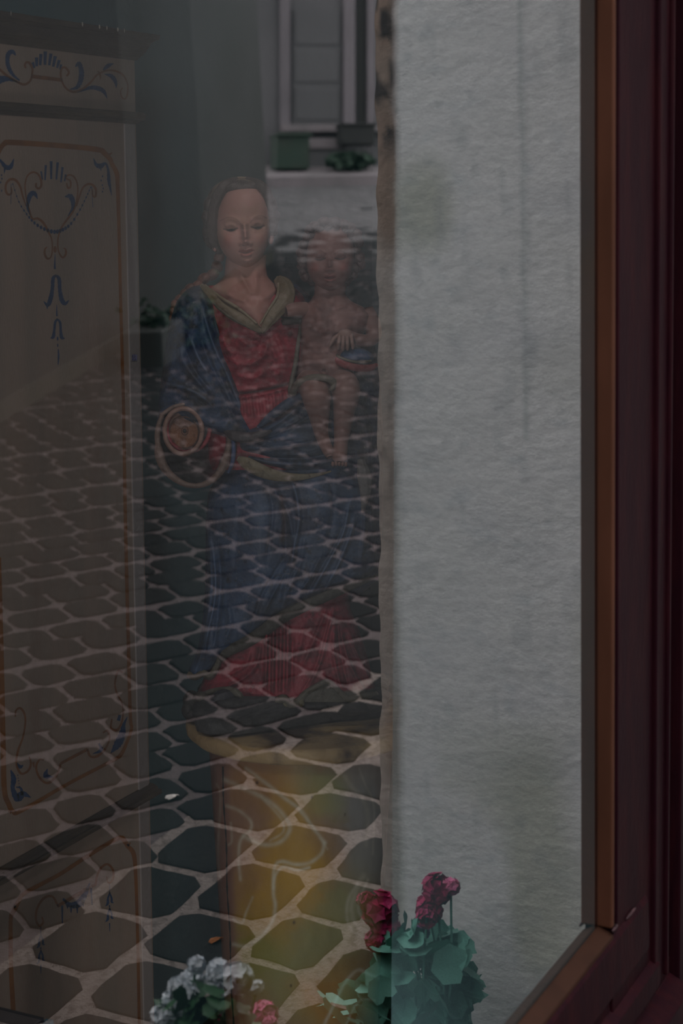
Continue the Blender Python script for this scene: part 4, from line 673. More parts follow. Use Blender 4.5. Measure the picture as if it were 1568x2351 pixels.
curls = [(726, 518, 84, 13, 10, 0), (745, 511, 88, 14, 10, .1), (767, 510, 88, 14, 10, -.1), (788, 515, 84, 13, 10, .3), (803, 524, 78, 11, 11, .6), (712, 528, 78, 13, 12, -.5), (704, 545, 74, 11, 11, .2), (697, 562, 70, 11, 11, -.3), (693, 578, 66, 10, 10, .3), (693, 595, 64, 10, 11, 0), (695, 611, 62, 10, 9, .3), (694, 627, 60, 9, 10, -.2), (704, 637, 62, 11, 9, .2), (714, 640, 66, 8, 7, .2),
    (815, 540, 72, 13, 12, .4), (824, 556, 66, 10, 12, 0), (820, 574, 64, 11, 9, -.3), (824, 590, 58, 11, 11, .3), (826, 606, 54, 9, 10, 0), (816, 618, 60, 9, 10, .3), (812, 634, 62, 9, 10, -.4), (800, 644, 66, 9, 8, -.3), (735, 526, 98, 9, 6, .3), (752, 522, 102, 9, 5, -.2), (772, 521, 102, 9, 5, .2), (790, 528, 94, 8, 6, .5), (718, 540, 92, 8, 7, -.6), (802, 542, 90, 7, 8, .5)]
for x, y, w, a, b_, r_ in curls:
    g_ = random.uniform(1.0, 1.35); c_ = np.array(CHR) * random.uniform(.7, 1.25)
    s.blob(x + random.uniform(-2, 2), y + random.uniform(-2, 2), w, a * g_, b_ * g_, 15, c_, r_ + random.uniform(-.5, .5), curl=.16, n=18, k=11)
s.build('child_curls', M['statue'], cb)
def limb(name, pts, col=(0.28, 0.15, 0.135), **k): s_ = Sculpt(); s_.band(pts, col, n=20, **k); return s_
# legs and feet
s = limb('', [(712, 880, 96, 34), (722, 890, 140, 35), (727, 915, 156, 33), (732, 950, 150, 25), (736, 985, 140, 18), (741, 1006, 136, 15), (747, 1022, 140, 14), (755, 1040, 147, 12), (758, 1050, 152, 7)]); s.band([(742, 1010, 134, 13), (748, 1022, 139, 13.5), (754, 1036, 146, 12), (756, 1046, 152, 8)], (0.27, 0.145, 0.13), n=16); s.build('child_leg', M['skin'], cb)
s = limb('', [(778, 880, 92, 34), (790, 886, 134, 35), (795, 908, 150, 32), (790, 945, 146, 25), (786, 985, 138, 20), (783, 1014, 134, 16.5), (781, 1034, 140, 17.5), (779, 1052, 148, 17), (778, 1062, 152, 10)]); s.band([(783, 1022, 135, 15), (781, 1036, 140, 17), (779, 1052, 148, 17), (778, 1062, 152, 10)], (0.27, 0.145, 0.13), n=16)
for k in range(5): s.blob(764 + 7.5 * k, 1066 + abs(k - 1.5) * .8 - 2, 158 - k, 4.2, 6, 5.5, (0.26, 0.135, 0.12), 0, 10, 7)
s.build('child_leg', M['skin'], cb)
# sawn-off right arm with its dark dowel
s = limb('', [(702, 712, 74, 19), (684, 712, 84, 19), (666, 714, 92, 17), (655, 716, 96, 15)]); s.build('child_arm_stump', M['skin'], cb)
s = Sculpt(); s.band([(690, 736, 84, 8), (668, 737, 92, 9), (648, 737, 98, 9)], (0.05, .045, .04), n=4, sub=3); s.band([(694, 727, 96, 2), (646, 729, 106, 2)], (0.012, .012, .012), n=6, sub=3); s.build('arm_dowel', M['statue'], cb)
# left arm, hand and the painted orb it rests on
s = limb('', [(838, 712, 62, 20), (852, 740, 66, 20), (858, 768, 72, 18), (846, 782, 88, 15), (820, 778, 108, 13), (802, 770, 120, 12)]); s.build('child_arm', M['skin'], cb)
s = Sculpt(); HC = (0.36, 0.225, 0.20)
s.blob(794, 768, 124, 19, 13, 11, HC, .1)
for x0, y0, x1, y1, ln in ((779, 772, 776, 801, 0), (788, 773, 787, 803, 0), (797, 773, 798, 803, 0), (807, 772, 810, 800, 0)):
    xm, ym = (x0 + x1) / 2, (y0 + y1) / 2; s.band([(x0, y0 - 4, 126, 4.6), (x0, y0 + 4, 134, 4.8), (xm, ym, 137, 4.4), (x1, y1 - 6, 134, 4.0), (x1, y1, 129, 3.0)], HC, n=12)
s.band([(780, 768, 124, 5), (768, 776, 130, 5), (761, 786, 130, 4.6), (757, 794, 126, 3.4)], HC, n=12); s.build('child_hand', M['skin'], cb)
s = Sculpt(); s.blob(812, 822, 84, 46, 26, 46, (0.04, 0.10, 0.24), .06, 26, 16); s.build('orb', M['statue'], cb)
s = Sculpt(); s.band([(760, 814, 104, 5), (775, 828, 122, 8), (800, 840, 132, 9), (828, 845, 126, 9), (852, 844, 108, 8), (864, 838, 90, 5)], (0.30, 0.045, 0.05), n=14, flat=.8)
s.band([(762, 808, 106, 2.5), (780, 820, 126, 3), (805, 829, 134, 3), (832, 831, 128, 3), (852, 828, 112, 2.5)], (0.16, 0.15, 0.11), n=8); s.build('orb_band', M['statue'], cb)
# loincloth
s = Sculpt(); s.band([(672, 906, 112, 8), (680, 886, 138, 8), (702, 872, 160, 8), (730, 867, 170, 8), (755, 871, 166, 8), (772, 882, 160, 8), (788, 872, 150, 6)], (0.20, 0.175, 0.14), flat=.8, groove=.13, n=14)
s.band([(770, 880, 164, 5), (764, 890, 170, 6), (756, 896, 170, 3)], (0.19, 0.165, 0.13), flat=.8, groove=.13); s.build('loincloth', M['statue'], cb)
# ================================================================== rocky base (solid block), slab and column
zt = 0.662
def onz(px, py, z): v = ray(px, py); return CAM + v * ((z - CAM[2]) / v[2])
plan = [onz(*q, zt) for q in ((452, 1686), (478, 1694), (538, 1696), (640, 1682), (760, 1663), (880, 1652))]
back = [plan[-1] + F * 0.13, plan[3] + F * .24, plan[0] + F * 0.15 + R * .0]
PL = np.array([p[:2] for p in plan + back]); ce = PL.mean(0)
V = []; Cc = []; nz = 26; npl = 120
cl = np.vstack([PL, PL[:1]]); dd = np.r_[0, np.cumsum(np.linalg.norm(np.diff(cl, axis=0), axis=1))]; tt = np.linspace(0, dd[-1], npl, False)
bx = np.interp(tt, dd, cl[:, 0]); by = np.interp(tt, dd, cl[:, 1])
for i in range(nz):
    h = i / (nz - 1); z = zt + 0.006 + 0.058 * h
    for j in range(npl):
        d_ = np.array((bx[j], by[j])) - ce; g = 1.0 + (0.012 * math.sin(h * 3) + 0.05 * math.sin(min(1, max(0, h - .35) / .5) * math.pi) - 0.16 * max(0, h - .75) / .25)
        g += 0.018 * math.sin(j * .55 + h * 5) * min(1, h * 2.2) + 0.012 * math.sin(j * 1.3 + h * 9) * min(1, h * 2.2)
        V.append((ce[0] + d_[0] * g, ce[1] + d_[1] * g, z)); n_ = random.random(); Cc.append((0.055, 0.056, 0.06) if h < .5 else (0.03 + .03 * n_, 0.03 + .03 * n_, 0.035 + .03 * n_))
V.append((ce[0], ce[1], zt + 0.062)); Cc.append((0.04, .04, .045)); k = nz * npl
Fb = [(i * npl + j, i * npl + (j + 1) % npl, (i + 1) * npl + (j + 1) % npl, (i + 1) * npl + j) for i in range(nz - 1) for j in range(npl)] + [(k, (nz - 1) * npl + j, (nz - 1) * npl + (j + 1) % npl) for j in range(npl)] + [tuple(range(npl))[::-1]]
mesh('rock_base', V, Fb, M['rock'], ST, True, np.array(Cc))
s = Sculpt()
for x, y, w, a, b_, c_ in ((440, 1615, 60, 20, 26, (.05, .05, .05)), (462, 1612, 88, 22, 20, (.10, .09, .08)), (432, 1638, 60, 15, 24, (.04, .04, .04)), (520, 1642, 96, 60, 17, (.05, .05, .055)), (600, 1648, 96, 50, 14, (.045, .045, .05)), (700, 1634, 84, 60, 20, (.035, .035, .04)), (790, 1628, 70, 60, 24, (.03, .03, .035)), (850, 1622, 50, 40, 26, (.03, .03, .03)), (470, 1648, 100, 40, 16, (.07, .065, .07))): s.blob(x, y - 7, w, a, b_ * .9, 34, c_, random.uniform(-.1, .1), 22, 12, curl=.03)
s.build('rock_top', M['rock'], ST)
PX = 690; sc_ = at(PX, 1680, 3.085); ctr = np.array([sc_[0], sc_[1]])
PD = tag(empty('marbled_pedestal', (ctr[0], ctr[1], -0.30)), 'round marbled wooden pedestal in ochre and green under the statue', 'pedestal')
def turned(name, prof, n, m, colf=None, mbump=0.0, wav=None):
    V = []; 
    for z, r_ in prof:
        for j in range(n):
            t = 2 * math.pi * j / n; rr_ = r_ * (1 + (wav(t, z) if wav else 0)); V.append((ctr[0] + rr_ * math.cos(t), ctr[1] + rr_ * math.sin(t), z))
    nr = len(prof); Fc = [(i * n + j, i * n + (j + 1) % n, (i + 1) * n + (j + 1) % n, (i + 1) * n + j) for i in range(nr - 1) for j in range(n)]
    V = np.array(V); V = np.vstack([V, (ctr[0], ctr[1], prof[0][0]), (ctr[0], ctr[1], prof[-1][0])]); k = nr * n
    Fc += [(k, (j + 1) % n, j) for j in range(n)] + [(k + 1, (nr - 1) * n + j, (nr - 1) * n + (j + 1) % n) for j in range(n)]
    C = None
    if colf:
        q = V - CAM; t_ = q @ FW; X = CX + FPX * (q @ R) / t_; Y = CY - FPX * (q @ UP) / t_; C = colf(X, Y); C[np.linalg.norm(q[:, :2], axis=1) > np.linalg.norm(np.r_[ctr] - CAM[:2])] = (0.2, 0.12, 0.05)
    return mesh(name, V, Fc, m, PD, True, C)
turned('top_slab', [(0.631, 0.195), (0.6325, 0.205), (0.637, 0.2085), (0.6475, 0.2095), (0.654, 0.2085), (0.659, 0.205), (0.661, 0.199), (0.662, 0.18)], 160, M['slab'], wav=lambda t, z: .006 * math.sin(7 * t) + .004 * math.sin(17 * t + z * 90))
def col_paint(X, Y):
    C = np.tile(np.array((0.33, 0.17, 0.11)), (len(X), 1)) ; jit = 26 * (vnoise(X, Y, 46, 5) - .5) + 14 * (vnoise(X, Y, 15, 6) - .5); Xj = X + jit; Yj = Y + jit
    def blob(c, x, y, sx, sy, k=1.0):
        nonlocal C; C = mixc(C, k * np.clip(1.5 * np.exp(-((Xj - x) / sx) ** 2 - ((Yj - y) / sy) ** 2), 0, 1), c)
    OC = (0.50, 0.29, 0.03); OL = (0.30, 0.31, 0.13); GR = (0.30, 0.30, 0.30)
    blob(OL, 740, 1820, 70, 60); blob(GR, 840, 1900, 60, 150); blob(OL, 780, 2130, 120, 110, .9); blob(OC, 640, 1900, 70, 130); blob(OC, 690, 2000, 60, 80); blob((0.42, .21, .08), 580, 1820, 60, 60, .8)
    blob((0.32, .18, .12), 560, 1900, 60, 60, .8); blob(OC, 610, 2130, 60, 120, .8); blob((0.28, .26, .03), 590, 2200, 60, 60, .9); blob(OL, 700, 2250, 90, 110, .9); blob((0.45, .23, .03), 760, 2290, 70, 70, .9); blob((0.28, 0.18, 0.03), 860, 2250, 60, 90); blob((0.12, .10, .03), 890, 2320, 40, 60, .8)
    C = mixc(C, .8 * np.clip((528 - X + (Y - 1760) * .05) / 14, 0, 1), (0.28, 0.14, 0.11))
    VC = (0.72, 0.70, 0.58)
    for pts, wd, k in (([(565, 1765), (600, 1790), (650, 1830), (690, 1860), (715, 1895), (745, 1935)], 4.5, .65), ([(515, 1790), (560, 1810), (610, 1835), (650, 1870), (665, 1905), (640, 1935), (600, 1938), (560, 1920)], 5.5, .65), ([(520, 1850), (550, 1862), (575, 1885), (575, 1905), (552, 1930), (548, 1975), (552, 2020)], 4, .55), ([(600, 1830), (645, 1880), (650, 1910), (620, 1930)], 3, .45),
        ([(745, 1935), (738, 1960), (712, 1980), (680, 1985), (645, 1978), (630, 1995), (628, 2050), (632, 2080), (625, 2115), (600, 2150), (565, 2172), (535, 2168)], 4.5, .75), ([(710, 1992), (680, 1998), (650, 1990), (632, 2010), (627, 2040)], 3.5, .8), ([(580, 2060), (565, 2095), (555, 2120), (535, 2110)], 3, .5), ([(835, 2010), (820, 2040), (808, 2080), (812, 2115), (840, 2140), (870, 2130)], 7, .45), ([(845, 2020), (828, 2055), (822, 2085), (835, 2110), (860, 2118)], 4, .55), ([(820, 2030), (798, 2070), (800, 2120), (830, 2152), (862, 2150)], 4, .5),
        ([(745, 2351), (770, 2300), (790, 2260), (820, 2228), (850, 2238), (880, 2250)], 4, .75), ([(795, 2351), (815, 2310), (835, 2293), (860, 2298)], 3, .6), ([(790, 1780), (810, 1810), (830, 1830), (845, 1870), (840, 1940)], 6, .3), ([(825, 1765), (838, 1800), (858, 1850), (856, 1960)], 3, .3), ([(497, 1800), (506, 1830), (500, 1960), (506, 2020)], 3, .35), ([(530, 1890), (532, 1930), (524, 1940)], 3, .4), ([(690, 1865), (720, 1900), (752, 1950)], 2.5, .4)):
        C = mixc(C, k * near(X, Y, pts, wd) * (.55 + .45 * vnoise(X, Y, 12, 9)), VC)
    for x, y, r_ in ((590, 1797, 3.5), (675, 2118, 3), (668, 2263, 2.5), (716, 1830, 2.5), (792, 1870, 2)): C = mixc(C, .9 * np.exp(-((X - x) / r_) ** 2 - ((Y - y) / (r_ * 1.3)) ** 2), (0.03, .015, .015))
    return C
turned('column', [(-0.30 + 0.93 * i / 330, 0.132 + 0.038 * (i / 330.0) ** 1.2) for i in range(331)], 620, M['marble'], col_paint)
# crack between two staves
cp = []
qv = np.array([onz(0, 0, .5)])
def on_col(px, py, out=0.0):
    v = ray(px, py); 
    for z in (0,): pass
    t = 2.8
    for _ in range(40):
        p = CAM + v * t; zz = min(max((p[2] + .30) / .93, 0), 1); r_ = 0.132 + 0.038 * zz ** 1.2 + out
        d_ = np.linalg.norm(p[:2] - ctr) - r_; t += d_ * .8
    return CAM + v * t
V = []
for py, w in zip(range(1760, 2420, 12), [1.6 + .7 * math.sin(i * 1.7) for i in range(60)]):
    x = 511 + (py - 1760) * .041 + 1.2 * math.sin(py * .03)
    V += [on_col(x - w, py, .0007), on_col(x + w, py, .0007)]
mesh('stave_crack', V, [(2 * i, 2 * i + 1, 2 * i + 3, 2 * i + 2) for i in range(len(V) // 2 - 1)], M['black'], PD, False)
# ================================================================== outside: sloping street of dark setts, seen mirrored in the pane
def rot_frame(a, b):
    d = out_street(*b) - out_street(*a); d[2] = 0; d /= np.linalg.norm(d); return d, np.array([-d[1], d[0], 0])
xs = (-9.0, 30.0); ys_ = (-24.0, corner_y(0) + 0.02)
V = [(x, y, street_z(x, y)) for x in xs for y in ys_]; V += [(x, y, z - 0.3) for x, y, z in V]
street = struct(mesh('street', V, [(0, 1, 3, 2), (4, 6, 7, 5), (0, 4, 5, 1), (2, 3, 7, 6), (0, 2, 6, 4), (1, 5, 7, 3)], M['mortar'], None, False))
b = MB(); q = [(-2.0, -1.58), (8.5, -1.58), (8.5, -0.45), (-2.0, -0.45)]
o = b.hexa([(x, y, street_z(x, y) - .02) for x, y in q] + [(x, y, street_z(x, y) + .0015) for x, y in q]).build('edge_course_bed', M['joint_edge'], street)
def vproj(p):
    q = mir(p) - CAM; t = q @ FW; return CX + FPX * (q @ R) / t, CY - FPX * (q @ UP) / t, q @ F
UPN = SN / np.linalg.norm(SN)
def stone_shape(r):
    n = 16; pts = []
    for k in range(n):
        t = 2 * math.pi * (k + .5) / n; c, s_ = math.cos(t), math.sin(t); e = 7.5
        q = (abs(c) ** e + abs(s_) ** e) ** (-1 / e) * (1 + r.normal() * 0.022); pts.append((.5 * q * c, .5 * q * s_))
    return pts
def stone_mesh(pts):
    n = len(pts); V = [(x, y, 0) for x, y in pts] + [(x * .97, y * .97, .8) for x, y in pts] + [(x * .84, y * .84, 1.0) for x, y in pts] + [(0, 0, 1.08)]
    Fc = [(i, (i + 1) % n, n + (i + 1) % n, n + i) for i in range(n)] + [(n + i, n + (i + 1) % n, 2 * n + (i + 1) % n, 2 * n + i) for i in range(n)] + [(2 * n + i, 2 * n + (i + 1) % n, 3 * n) for i in range(n)]
    return V, Fc
rs_ = np.random.default_rng(5)
SH = [stone_shape(rs_) for _ in range(14)]
stones = []
def lay(d1, d2, org, u0, u1, v0, v1, hrow, lens, cond, gapu, gapv):
    v = v0; row = 0; 
    while v < v1:
        h = hrow * rs_.uniform(.88, 1.14); u = u0 + rs_.uniform(0, .2); ph = rs_.uniform(0, 6)
        while u < u1:
            l = rs_.uniform(*lens); vc = v + h / 2 + .012 * math.sin(u * 2.1 + ph)
            c = org + d1 * (u + l / 2) + d2 * vc; c = np.array([c[0], c[1], street_z(c[0], c[1])])
            px, py, L = vproj(c)
            if L > 2 and -110 < px < 930 and 412 < py < 2480 and L < 22 and cond(c, px, py): stones.append((c, d1, l - gapu, h - gapv, rs_.normal() * .05, L))
            u += l
        v += h; row += 1
dA, dB = rot_frame((0, 1536), (331, 1469)); oA = out_street(430, 1400)
NEARY = -1.6
lay(dA, dB, oA, -17, 17, -17, 17, .155, (.14, .225), lambda c, px, py: c[1] < NEARY + .062, .015, .013)
lay(np.array([1., 0, 0]), np.array([0, 1., 0]), np.array([0, NEARY + .045, 0]), 0, 9, 0, 1.6, .20, (.18, .26), lambda c, px, py: c[1] > NEARY, .021, .019)
stones.sort(key=lambda q: q[5]); SM = []
for k, m_ in enumerate(['sett', 'sett2'] * 7):
    V, Fc = stone_mesh(SH[k]); me = bpy.data.meshes.new('sett'); me.from_pydata(V, [], Fc); me.materials.append(M[m_]); me.polygons.foreach_set('use_smooth', [True] * len(me.polygons)); SM.append(me)
rest = MB(); pale = MB()
for i, (c, d, l, h, a, L) in enumerate(stones):
    X = d * math.cos(a) + np.cross(UPN, d) * math.sin(a); X -= UPN * (X @ UPN); X /= np.linalg.norm(X); Y = np.cross(UPN, X); k = int(rs_.integers(14)); ht = rs_.uniform(.004, .008)
    if i < 290:
        o = bpy.data.objects.new('sett', SM[k]); link(o); o.parent = street
        o.matrix_local = Matrix(((X[0] * l, Y[0] * h, UPN[0] * ht, c[0]), (X[1] * l, Y[1] * h, UPN[1] * ht, c[1]), (X[2] * l, Y[2] * h, UPN[2] * ht, c[2]), (0, 0, 0, 1)))
    else:
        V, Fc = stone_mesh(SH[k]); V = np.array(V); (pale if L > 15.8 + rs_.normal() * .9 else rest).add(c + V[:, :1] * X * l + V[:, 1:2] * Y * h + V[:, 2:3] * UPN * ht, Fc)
print('stones', len(stones))
for b_, m_ in ((rest, 'sett'), (pale, 'sett_pale')):
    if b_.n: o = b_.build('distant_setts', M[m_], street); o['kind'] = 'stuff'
# ------------------------------------------------------------------ long house across the street (left in the reflection)
def wallbox(p0, p1, th, z0, z1, name, m):
    p0, p1 = np.array(p0[:2]), np.array(p1[:2]); d = (p1 - p0) / np.linalg.norm(p1 - p0); n = np.array([d[1], -d[0]])
    if n[1] > 0: n = -n
    q = [p0, p1, p1 + n * th, p0 + n * th]; b = MB(); b.hexa([(a[0], a[1], z0) for a in q] + [(a[0], a[1], z1) for a in q]); return b
h0, h1 = out_street(0, 968), out_street(622, 603); dH = (h1 - h0) / np.linalg.norm(h1 - h0)
hs = h0 - dH * 15
hr_ = tag(empty('plastered_house', ((hs[0] + h1[0]) / 2, (hs[1] + h1[1]) / 2, 0)), 'long greyish plastered house across the street, mirrored left in the glass', 'house', kind=None)
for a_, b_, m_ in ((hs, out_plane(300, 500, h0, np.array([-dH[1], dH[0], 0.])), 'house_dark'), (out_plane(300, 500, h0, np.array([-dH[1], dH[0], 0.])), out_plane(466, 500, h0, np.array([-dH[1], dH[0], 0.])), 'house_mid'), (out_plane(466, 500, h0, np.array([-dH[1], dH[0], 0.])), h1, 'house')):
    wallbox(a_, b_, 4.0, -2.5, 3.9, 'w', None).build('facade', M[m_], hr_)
n_ = np.array([-dH[1], dH[0], 0]); n_ /= np.linalg.norm(n_)
if n_[1] < 0: n_ = -n_
hA, hB = hs + n_ * .02, h1 + n_ * .02
b = MB(); q = [hs[:2], h1[:2], (h1 - n_ * .05)[:2], (hs - n_ * .05)[:2]]
b = MB(); q = [hA[:2], hB[:2], (hB - n_ * .03)[:2], (hA - n_ * .03)[:2]]
b.hexa([(a[0], a[1], street_z(*a) - .05) for a in q] + [(a[0], a[1], street_z(*a) + .10) for a in q]); b.build('plinth', M['house_base'], hr_)
# ------------------------------------------------------------------ house at the head of the street
f0, f1 = out_street(560, 404), out_street(960, 396); fd = f1 - f0; fd[2] = 0; fd /= np.linalg.norm(fd)
fn = np.array([-fd[1], fd[0], 0.0]); fn = fn if (fn @ (CAM - f0)) > 0 else -fn
FA = tag(empty('grey_house', (f0 + f1) / 2), 'grey house with a shuttered doorway at the head of the street, mirrored above the child', 'house')
def fbox(px0, py0, px1, py1, front, back, name, m, parent=FA):
    c = [out_plane(px, py, f0, fn) for px, py in ((px0, py1), (px1, py1), (px1, py0), (px0, py0))]
    b = MB(); b.hexa([p + fn * front for p in (c[0], c[1])] + [p - fn * back for p in (c[1], c[0])] + [p + fn * front for p in (c[3], c[2])] + [p - fn * back for p in (c[2], c[3])]); 
    return bevel(b.build(name, m, parent), .01)
fbox(540, -500, 1000, 404, 0, 2.0, 'wall', M['far_wall'])
fbox(640, -300, 664, 310, .08, -.01, 'pilaster', M['far_trim'])['label'] = 'pale narrow pilaster'
fbox(670, 22, 783, 286, .04, -.01, 'shutter', M['far_panel'])
for k in range(3): fbox(676, 30 + k * 86, 777, 104 + k * 86, .055, -.03, 'shutter_panel', M['far_panel'])
fbox(785, -300, 812, 288, .10, -.01, 'pilaster', M['far_trim'])
fbox(815, -300, 837, 290, .03, -.01, 'gap_shade_strip', M['black'])  # flat black strip painting the shade of the gap between pilasters
fbox(840, -300, 858, 300, .09, -.01, 'pilaster', M['far_trim'])
fbox(640, 288, 900, 305, .2, 0, 'ledge', M['kerb'])
fbox(690, 322, 780, 345, .35, 0, 'step', M['kerb']); fbox(690, 345, 900, 398, .30, 0, 'step', M['far_wall'])
GB = tag(empty('green_planter_box', out_plane(656, 392, f0, fn) + fn * .8), 'dark green planter box beside the far doorway in the reflection', 'planter')
def nbox(px0, py0, px1, py1, d0, d1, name, m, parent):
    c = [out_plane(px, py, f0 + fn * d0, fn) for px, py in ((px0, py1), (px1, py1), (px1, py0), (px0, py0))]; dd_ = fn * (d1 - d0)
    b = MB(); b.hexa([c[0] + dd_, c[1] + dd_, c[1], c[0], c[3] + dd_, c[2] + dd_, c[2], c[3]]); return bevel(b.build(name, m, parent), .015)
nbox(620, 318, 694, 392, .5, .95, 'box', M['far_green'], GB); nbox(617, 312, 697, 320, .45, 1.0, 'rim', M['far_green'], GB)
DB = tag(empty('dark_crate', out_plane(808, 335, f0, fn) + fn * .5), 'dark wooden crate on the far ledge in the reflection', 'crate')
nbox(772, 292, 845, 336, .37, .75, 'box', M['black'], DB); nbox(768, 288, 849, 294, .36, .78, 'lid', M['black'], DB)
def leafball(root, cx_, cy_, rx, ry, n, size, m, seed, dist=None, plane=None):
    r = np.random.default_rng(seed); b = MB()
    for _ in range(n):
        t = r.uniform(0, 2 * math.pi); q = math.sqrt(r.random()); c = dist(cx_ + rx * q * math.cos(t), cy_ + ry * q * math.sin(t), r.normal() * .5)
        A_ = r.normal(size=3); A_ /= np.linalg.norm(A_); B_ = np.cross(A_, r.normal(size=3)); B_ /= np.linalg.norm(B_); s_ = size * r.uniform(.6, 1.2)
        b.add([c - A_ * s_, c + B_ * s_ * .5, c + A_ * s_, c - B_ * s_ * .5], [(0, 1, 2, 3)])
    o = b.build('foliage', m, root); o['kind'] = 'stuff'; return o
BU = tag(empty('low_bush', out_plane(800, 388, f0, fn) + fn * 1.0), 'dark low bush at the foot of the far steps in the reflection', 'bush')
leafball(BU, 803, 370, 52, 16, 500, .07, M['leaf_dark'], 3, lambda x, y, e: out_plane(x, y, f0 + fn * 1.0, fn) + fn * e * .2)
kb0, kb1 = out_street(600, 430), out_street(960, 428)
b = MB(); e_ = out_street(780, 398) - out_street(780, 430); e_ /= np.linalg.norm(e_)
ks = [out_street(590, 432), out_street(960, 424), out_street(960, 397), out_street(590, 403)]
KB = b.hexa([p for p in ks] + [p + np.array([0, 0, .12]) for p in ks]).build('kerb', M['kerb']); KB['kind'] = 'structure'
# plants at the foot of the long house
PB = tag(empty('stone_planter', out_street(255, 812)), 'dark low planter at the foot of the mirrored house wall', 'planter')
c = out_street(262, 822) + n_ * .25
b = MB(); q = [c - dH * .22 - n_ * .12, c + dH * .22 - n_ * .12, c + dH * .22 + n_ * .12, c - dH * .22 + n_ * .12]; bevel(b.hexa([p - Z * .04 for p in q] + [p + Z * .18 for p in q]).build('box', M['pot'], PB), .01)
r2 = np.random.default_rng(9)
def foliage_at(root, c, rad, hz, n, size, m):
    b = MB()
    for _ in range(n):
        p = c + np.array([r2.normal() * rad * .5, r2.normal() * rad * .5, abs(r2.normal()) * hz * .5]); A_ = r2.normal(size=3); A_ /= np.linalg.norm(A_); B_ = np.cross(A_, r2.normal(size=3)); B_ /= np.linalg.norm(B_); s_ = size * r2.uniform(.6, 1.2)
        b.add([p - A_ * s_, p + B_ * s_ * .5, p + A_ * s_, p - B_ * s_ * .5], [(0, 1, 2, 3)])
    o = b.build('foliage', m, root); o['kind'] = 'stuff'
foliage_at(PB, c + Z * .18, .10, .10, 120, .03, M['leaf_dark'])
SB = tag(empty('climbing_shrub', out_street(352, 782)), 'green shrub growing against the mirrored house wall, right of the planter', 'shrub')
foliage_at(SB, out_street(352, 790) + n_ * .28, .16, .26, 320, .04, M['leaf_dark'])
# litter on the setts
def litter(name, px, py, s_, m, lab, cat):
    c = out_street(px, py) + UPN * .012; b = MB(); r = np.random.default_rng(int(px)); n = 8
    V = [c + UPN * .006] + [c + (dA * math.cos(t) * 1.6 + dB * math.sin(t) * .7) * s_ * r.uniform(.8, 1.1) + UPN * .004 * math.sin(2 * t) for t in np.linspace(0, 2 * math.pi, n, False)]
    V += [v - UPN * .002 for v in V]
    o = b.add(V, [(0, 1 + i, 1 + (i + 1) % n) for i in range(n)] + [(9, 10 + (i + 1) % n, 10 + i) for i in range(n)] + [(1 + i, 10 + i, 10 + (i + 1) % n, 1 + (i + 1) % n) for i in range(n)]).build(name, m); tag(o, lab, cat); rebase(o)
litter('paper_scrap', 396, 1838, .013, M['litter'], 'small crumpled pale paper scrap on the mirrored cobbles left of the pedestal', 'litter')
litter('dry_leaf', 496, 2168, .011, M['rust'], 'small orange dry leaf on the mirrored cobbles at the pedestal edge', 'leaf')
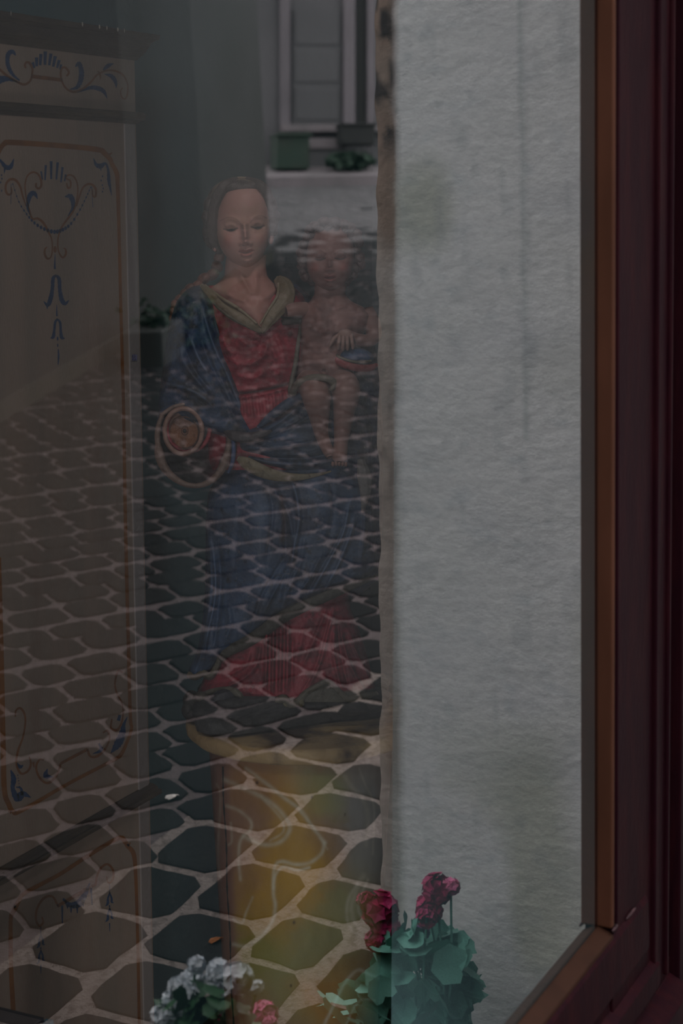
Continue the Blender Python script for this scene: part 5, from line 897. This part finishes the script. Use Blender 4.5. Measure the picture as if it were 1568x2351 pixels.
# ------------------------------------------------------------------ flowers on the outer sill
def leaf_mesh(m):
    n = 14; V = [(0, 0, 0)]; 
    for k in range(n):
        t = 2 * math.pi * k / n; r_ = (.9 + .12 * (k % 2)) * (1 - .55 * math.exp(-((t - math.pi) / .35) ** 2)); V.append((r_ * math.cos(t), r_ * math.sin(t), .18 * r_ * r_ + .05 * math.sin(3 * t)))
    me = bpy.data.meshes.new('leaf'); me.from_pydata(V, [], [(0, 1 + i, 1 + (i + 1) % n) for i in range(n)]); me.materials.append(m); me.polygons.foreach_set('use_smooth', [True] * n); return me
def plant(name, label, base_px, L, zsill, leaves, heads, m, seed, potr=.10):
    r = np.random.default_rng(seed); b0 = out_dist(*base_px, L); base = np.array([b0[0], b0[1], zsill])
    root = tag(empty(name, base), label, 'flower')
    n = 24; V = []; prof = [(0, .0), (0, potr * .72), (.17, potr * .95), (.175, potr * 1.06), (.20, potr * 1.08), (.20, potr * .95), (.17, potr * .9)]
    for z, r_ in prof: V += [(base[0] + r_ * math.cos(t), base[1] + r_ * math.sin(t), base[2] + z) for t in np.linspace(0, 2 * math.pi, n, False)]
    mesh('pot', V, grid_faces(len(prof), n), M['pot'], root, True)
    V = [(base[0] + potr * .9 * math.cos(t), base[1] + potr * .9 * math.sin(t), base[2] + .172) for t in np.linspace(0, 2 * math.pi, n, False)]; mesh('soil', V, [tuple(range(n))], M['soil'], root, False)
    lm = leaf_mesh(m); tips = []
    for cx_, cy_, rx, ry, k, s_ in leaves:
        for _ in range(k):
            t = r.uniform(0, 2 * math.pi); q = r.random() ** .5; p = out_dist(cx_ + rx * q * math.cos(t), cy_ + ry * q * math.sin(t), L + r.normal() * .035)
            o = bpy.data.objects.new('leaf', lm); link(o); o.parent = root; o.location = Vector(p - base); o.scale = [s_ * r.uniform(.7, 1.15)] * 3
            o.rotation_euler = (r.normal() * .7 + .5, r.normal() * .6, r.uniform(0, 6.28)); 
            if r.random() < .12: tips.append(p)
    for hx, hy, hr__, mm in heads:
        c = out_dist(hx, hy, L + r.normal() * .02); b = MB(); R_ = hr__ / FPX * L * (1.5 if mm == 'white' else 1.2)
        for _ in range(46):
            d_ = r.normal(size=3); d_ /= np.linalg.norm(d_); p = c + d_ * R_ * r.uniform(.55, .9); A_ = np.cross(d_, r.normal(size=3)); A_ /= np.linalg.norm(A_); B_ = np.cross(d_, A_); s_ = R_ * .58
            V = [p] + [p + (A_ * math.cos(t) + B_ * math.sin(t)) * s_ * (1 if k % 2 else .7) + d_ * s_ * .25 for k, t in enumerate(np.linspace(0, 2 * math.pi, 10, False))]
            b.add(V, [(0, 1 + i, 1 + (i + 1) % 10) for i in range(10)])
        o = b.build('flower_head', M[mm], root); o['kind'] = 'stuff'; tips.append(c)
    for p in tips:
        a = base + np.array([r.normal() * .02, r.normal() * .02, .17]); mid = (a + p) / 2 + np.array([r.normal() * .01, r.normal() * .01, .02]); P_ = catmull([a, mid, p], 4); V = []
        for q in P_: V += [q + np.array([.0022 * math.cos(t), .0022 * math.sin(t), 0]) for t in (0, 2.1, 4.2)]
        mesh('stem', V, grid_faces(len(P_), 3), m, root, True)
SILL = 0.097
plant('potted_geranium', 'crimson-flowered leafy potted plant mirrored in the glass at lower right', (985, 2340), 2.45, SILL,
      [(940, 2300, 110, 110, 60, .028), (1040, 2240, 58, 80, 38, .026), (1000, 2160, 60, 40, 16, .022), (930, 2160, 60, 40, 16, .022), (1010, 2340, 70, 60, 24, .028), (840, 2330, 90, 90, 30, .028)],
      [(872, 2088, 36, 'red'), (840, 2068, 18, 'red'), (885, 2130, 30, 'red'), (862, 2160, 22, 'red'), (1004, 2040, 30, 'red'), (1036, 2034, 18, 'pink'), (972, 2072, 14, 'red'), (986, 2092, 26, 'red'), (968, 2142, 16, 'violet'), (980, 2108, 20, 'red')], M['leaf2'], 3, .085)
plant('potted_white_flowers', 'white-flowered potted plant mirrored in the glass at bottom centre left', (400, 2400), 2.0, SILL,
      [(470, 2330, 90, 55, 50, .016), (420, 2340, 60, 40, 20, .016)],
      [(451, 2214, 15, 'white'), (502, 2232, 22, 'white'), (547, 2246, 24, 'white'), (441, 2256, 22, 'white'), (500, 2262, 16, 'white'), (534, 2280, 17, 'white'), (410, 2264, 17, 'white'), (428, 2282, 20, 'white'), (398, 2300, 20, 'white'), (432, 2316, 22, 'white'), (376, 2338, 22, 'white'), (412, 2345, 22, 'white'), (590, 2266, 12, 'white')], M['leaf'], 4, .065)
plant('potted_pink_flowers', 'pink-flowered potted plant mirrored in the glass at bottom centre', (705, 2420), 2.15, SILL,
      [(600, 2400, 70, 50, 26, .018)], [(606, 2330, 27, 'pink'), (466, 2336, 20, 'violet'), (494, 2346, 16, 'red'), (620, 2350, 16, 'pink')], M['leaf'], 5, .055)
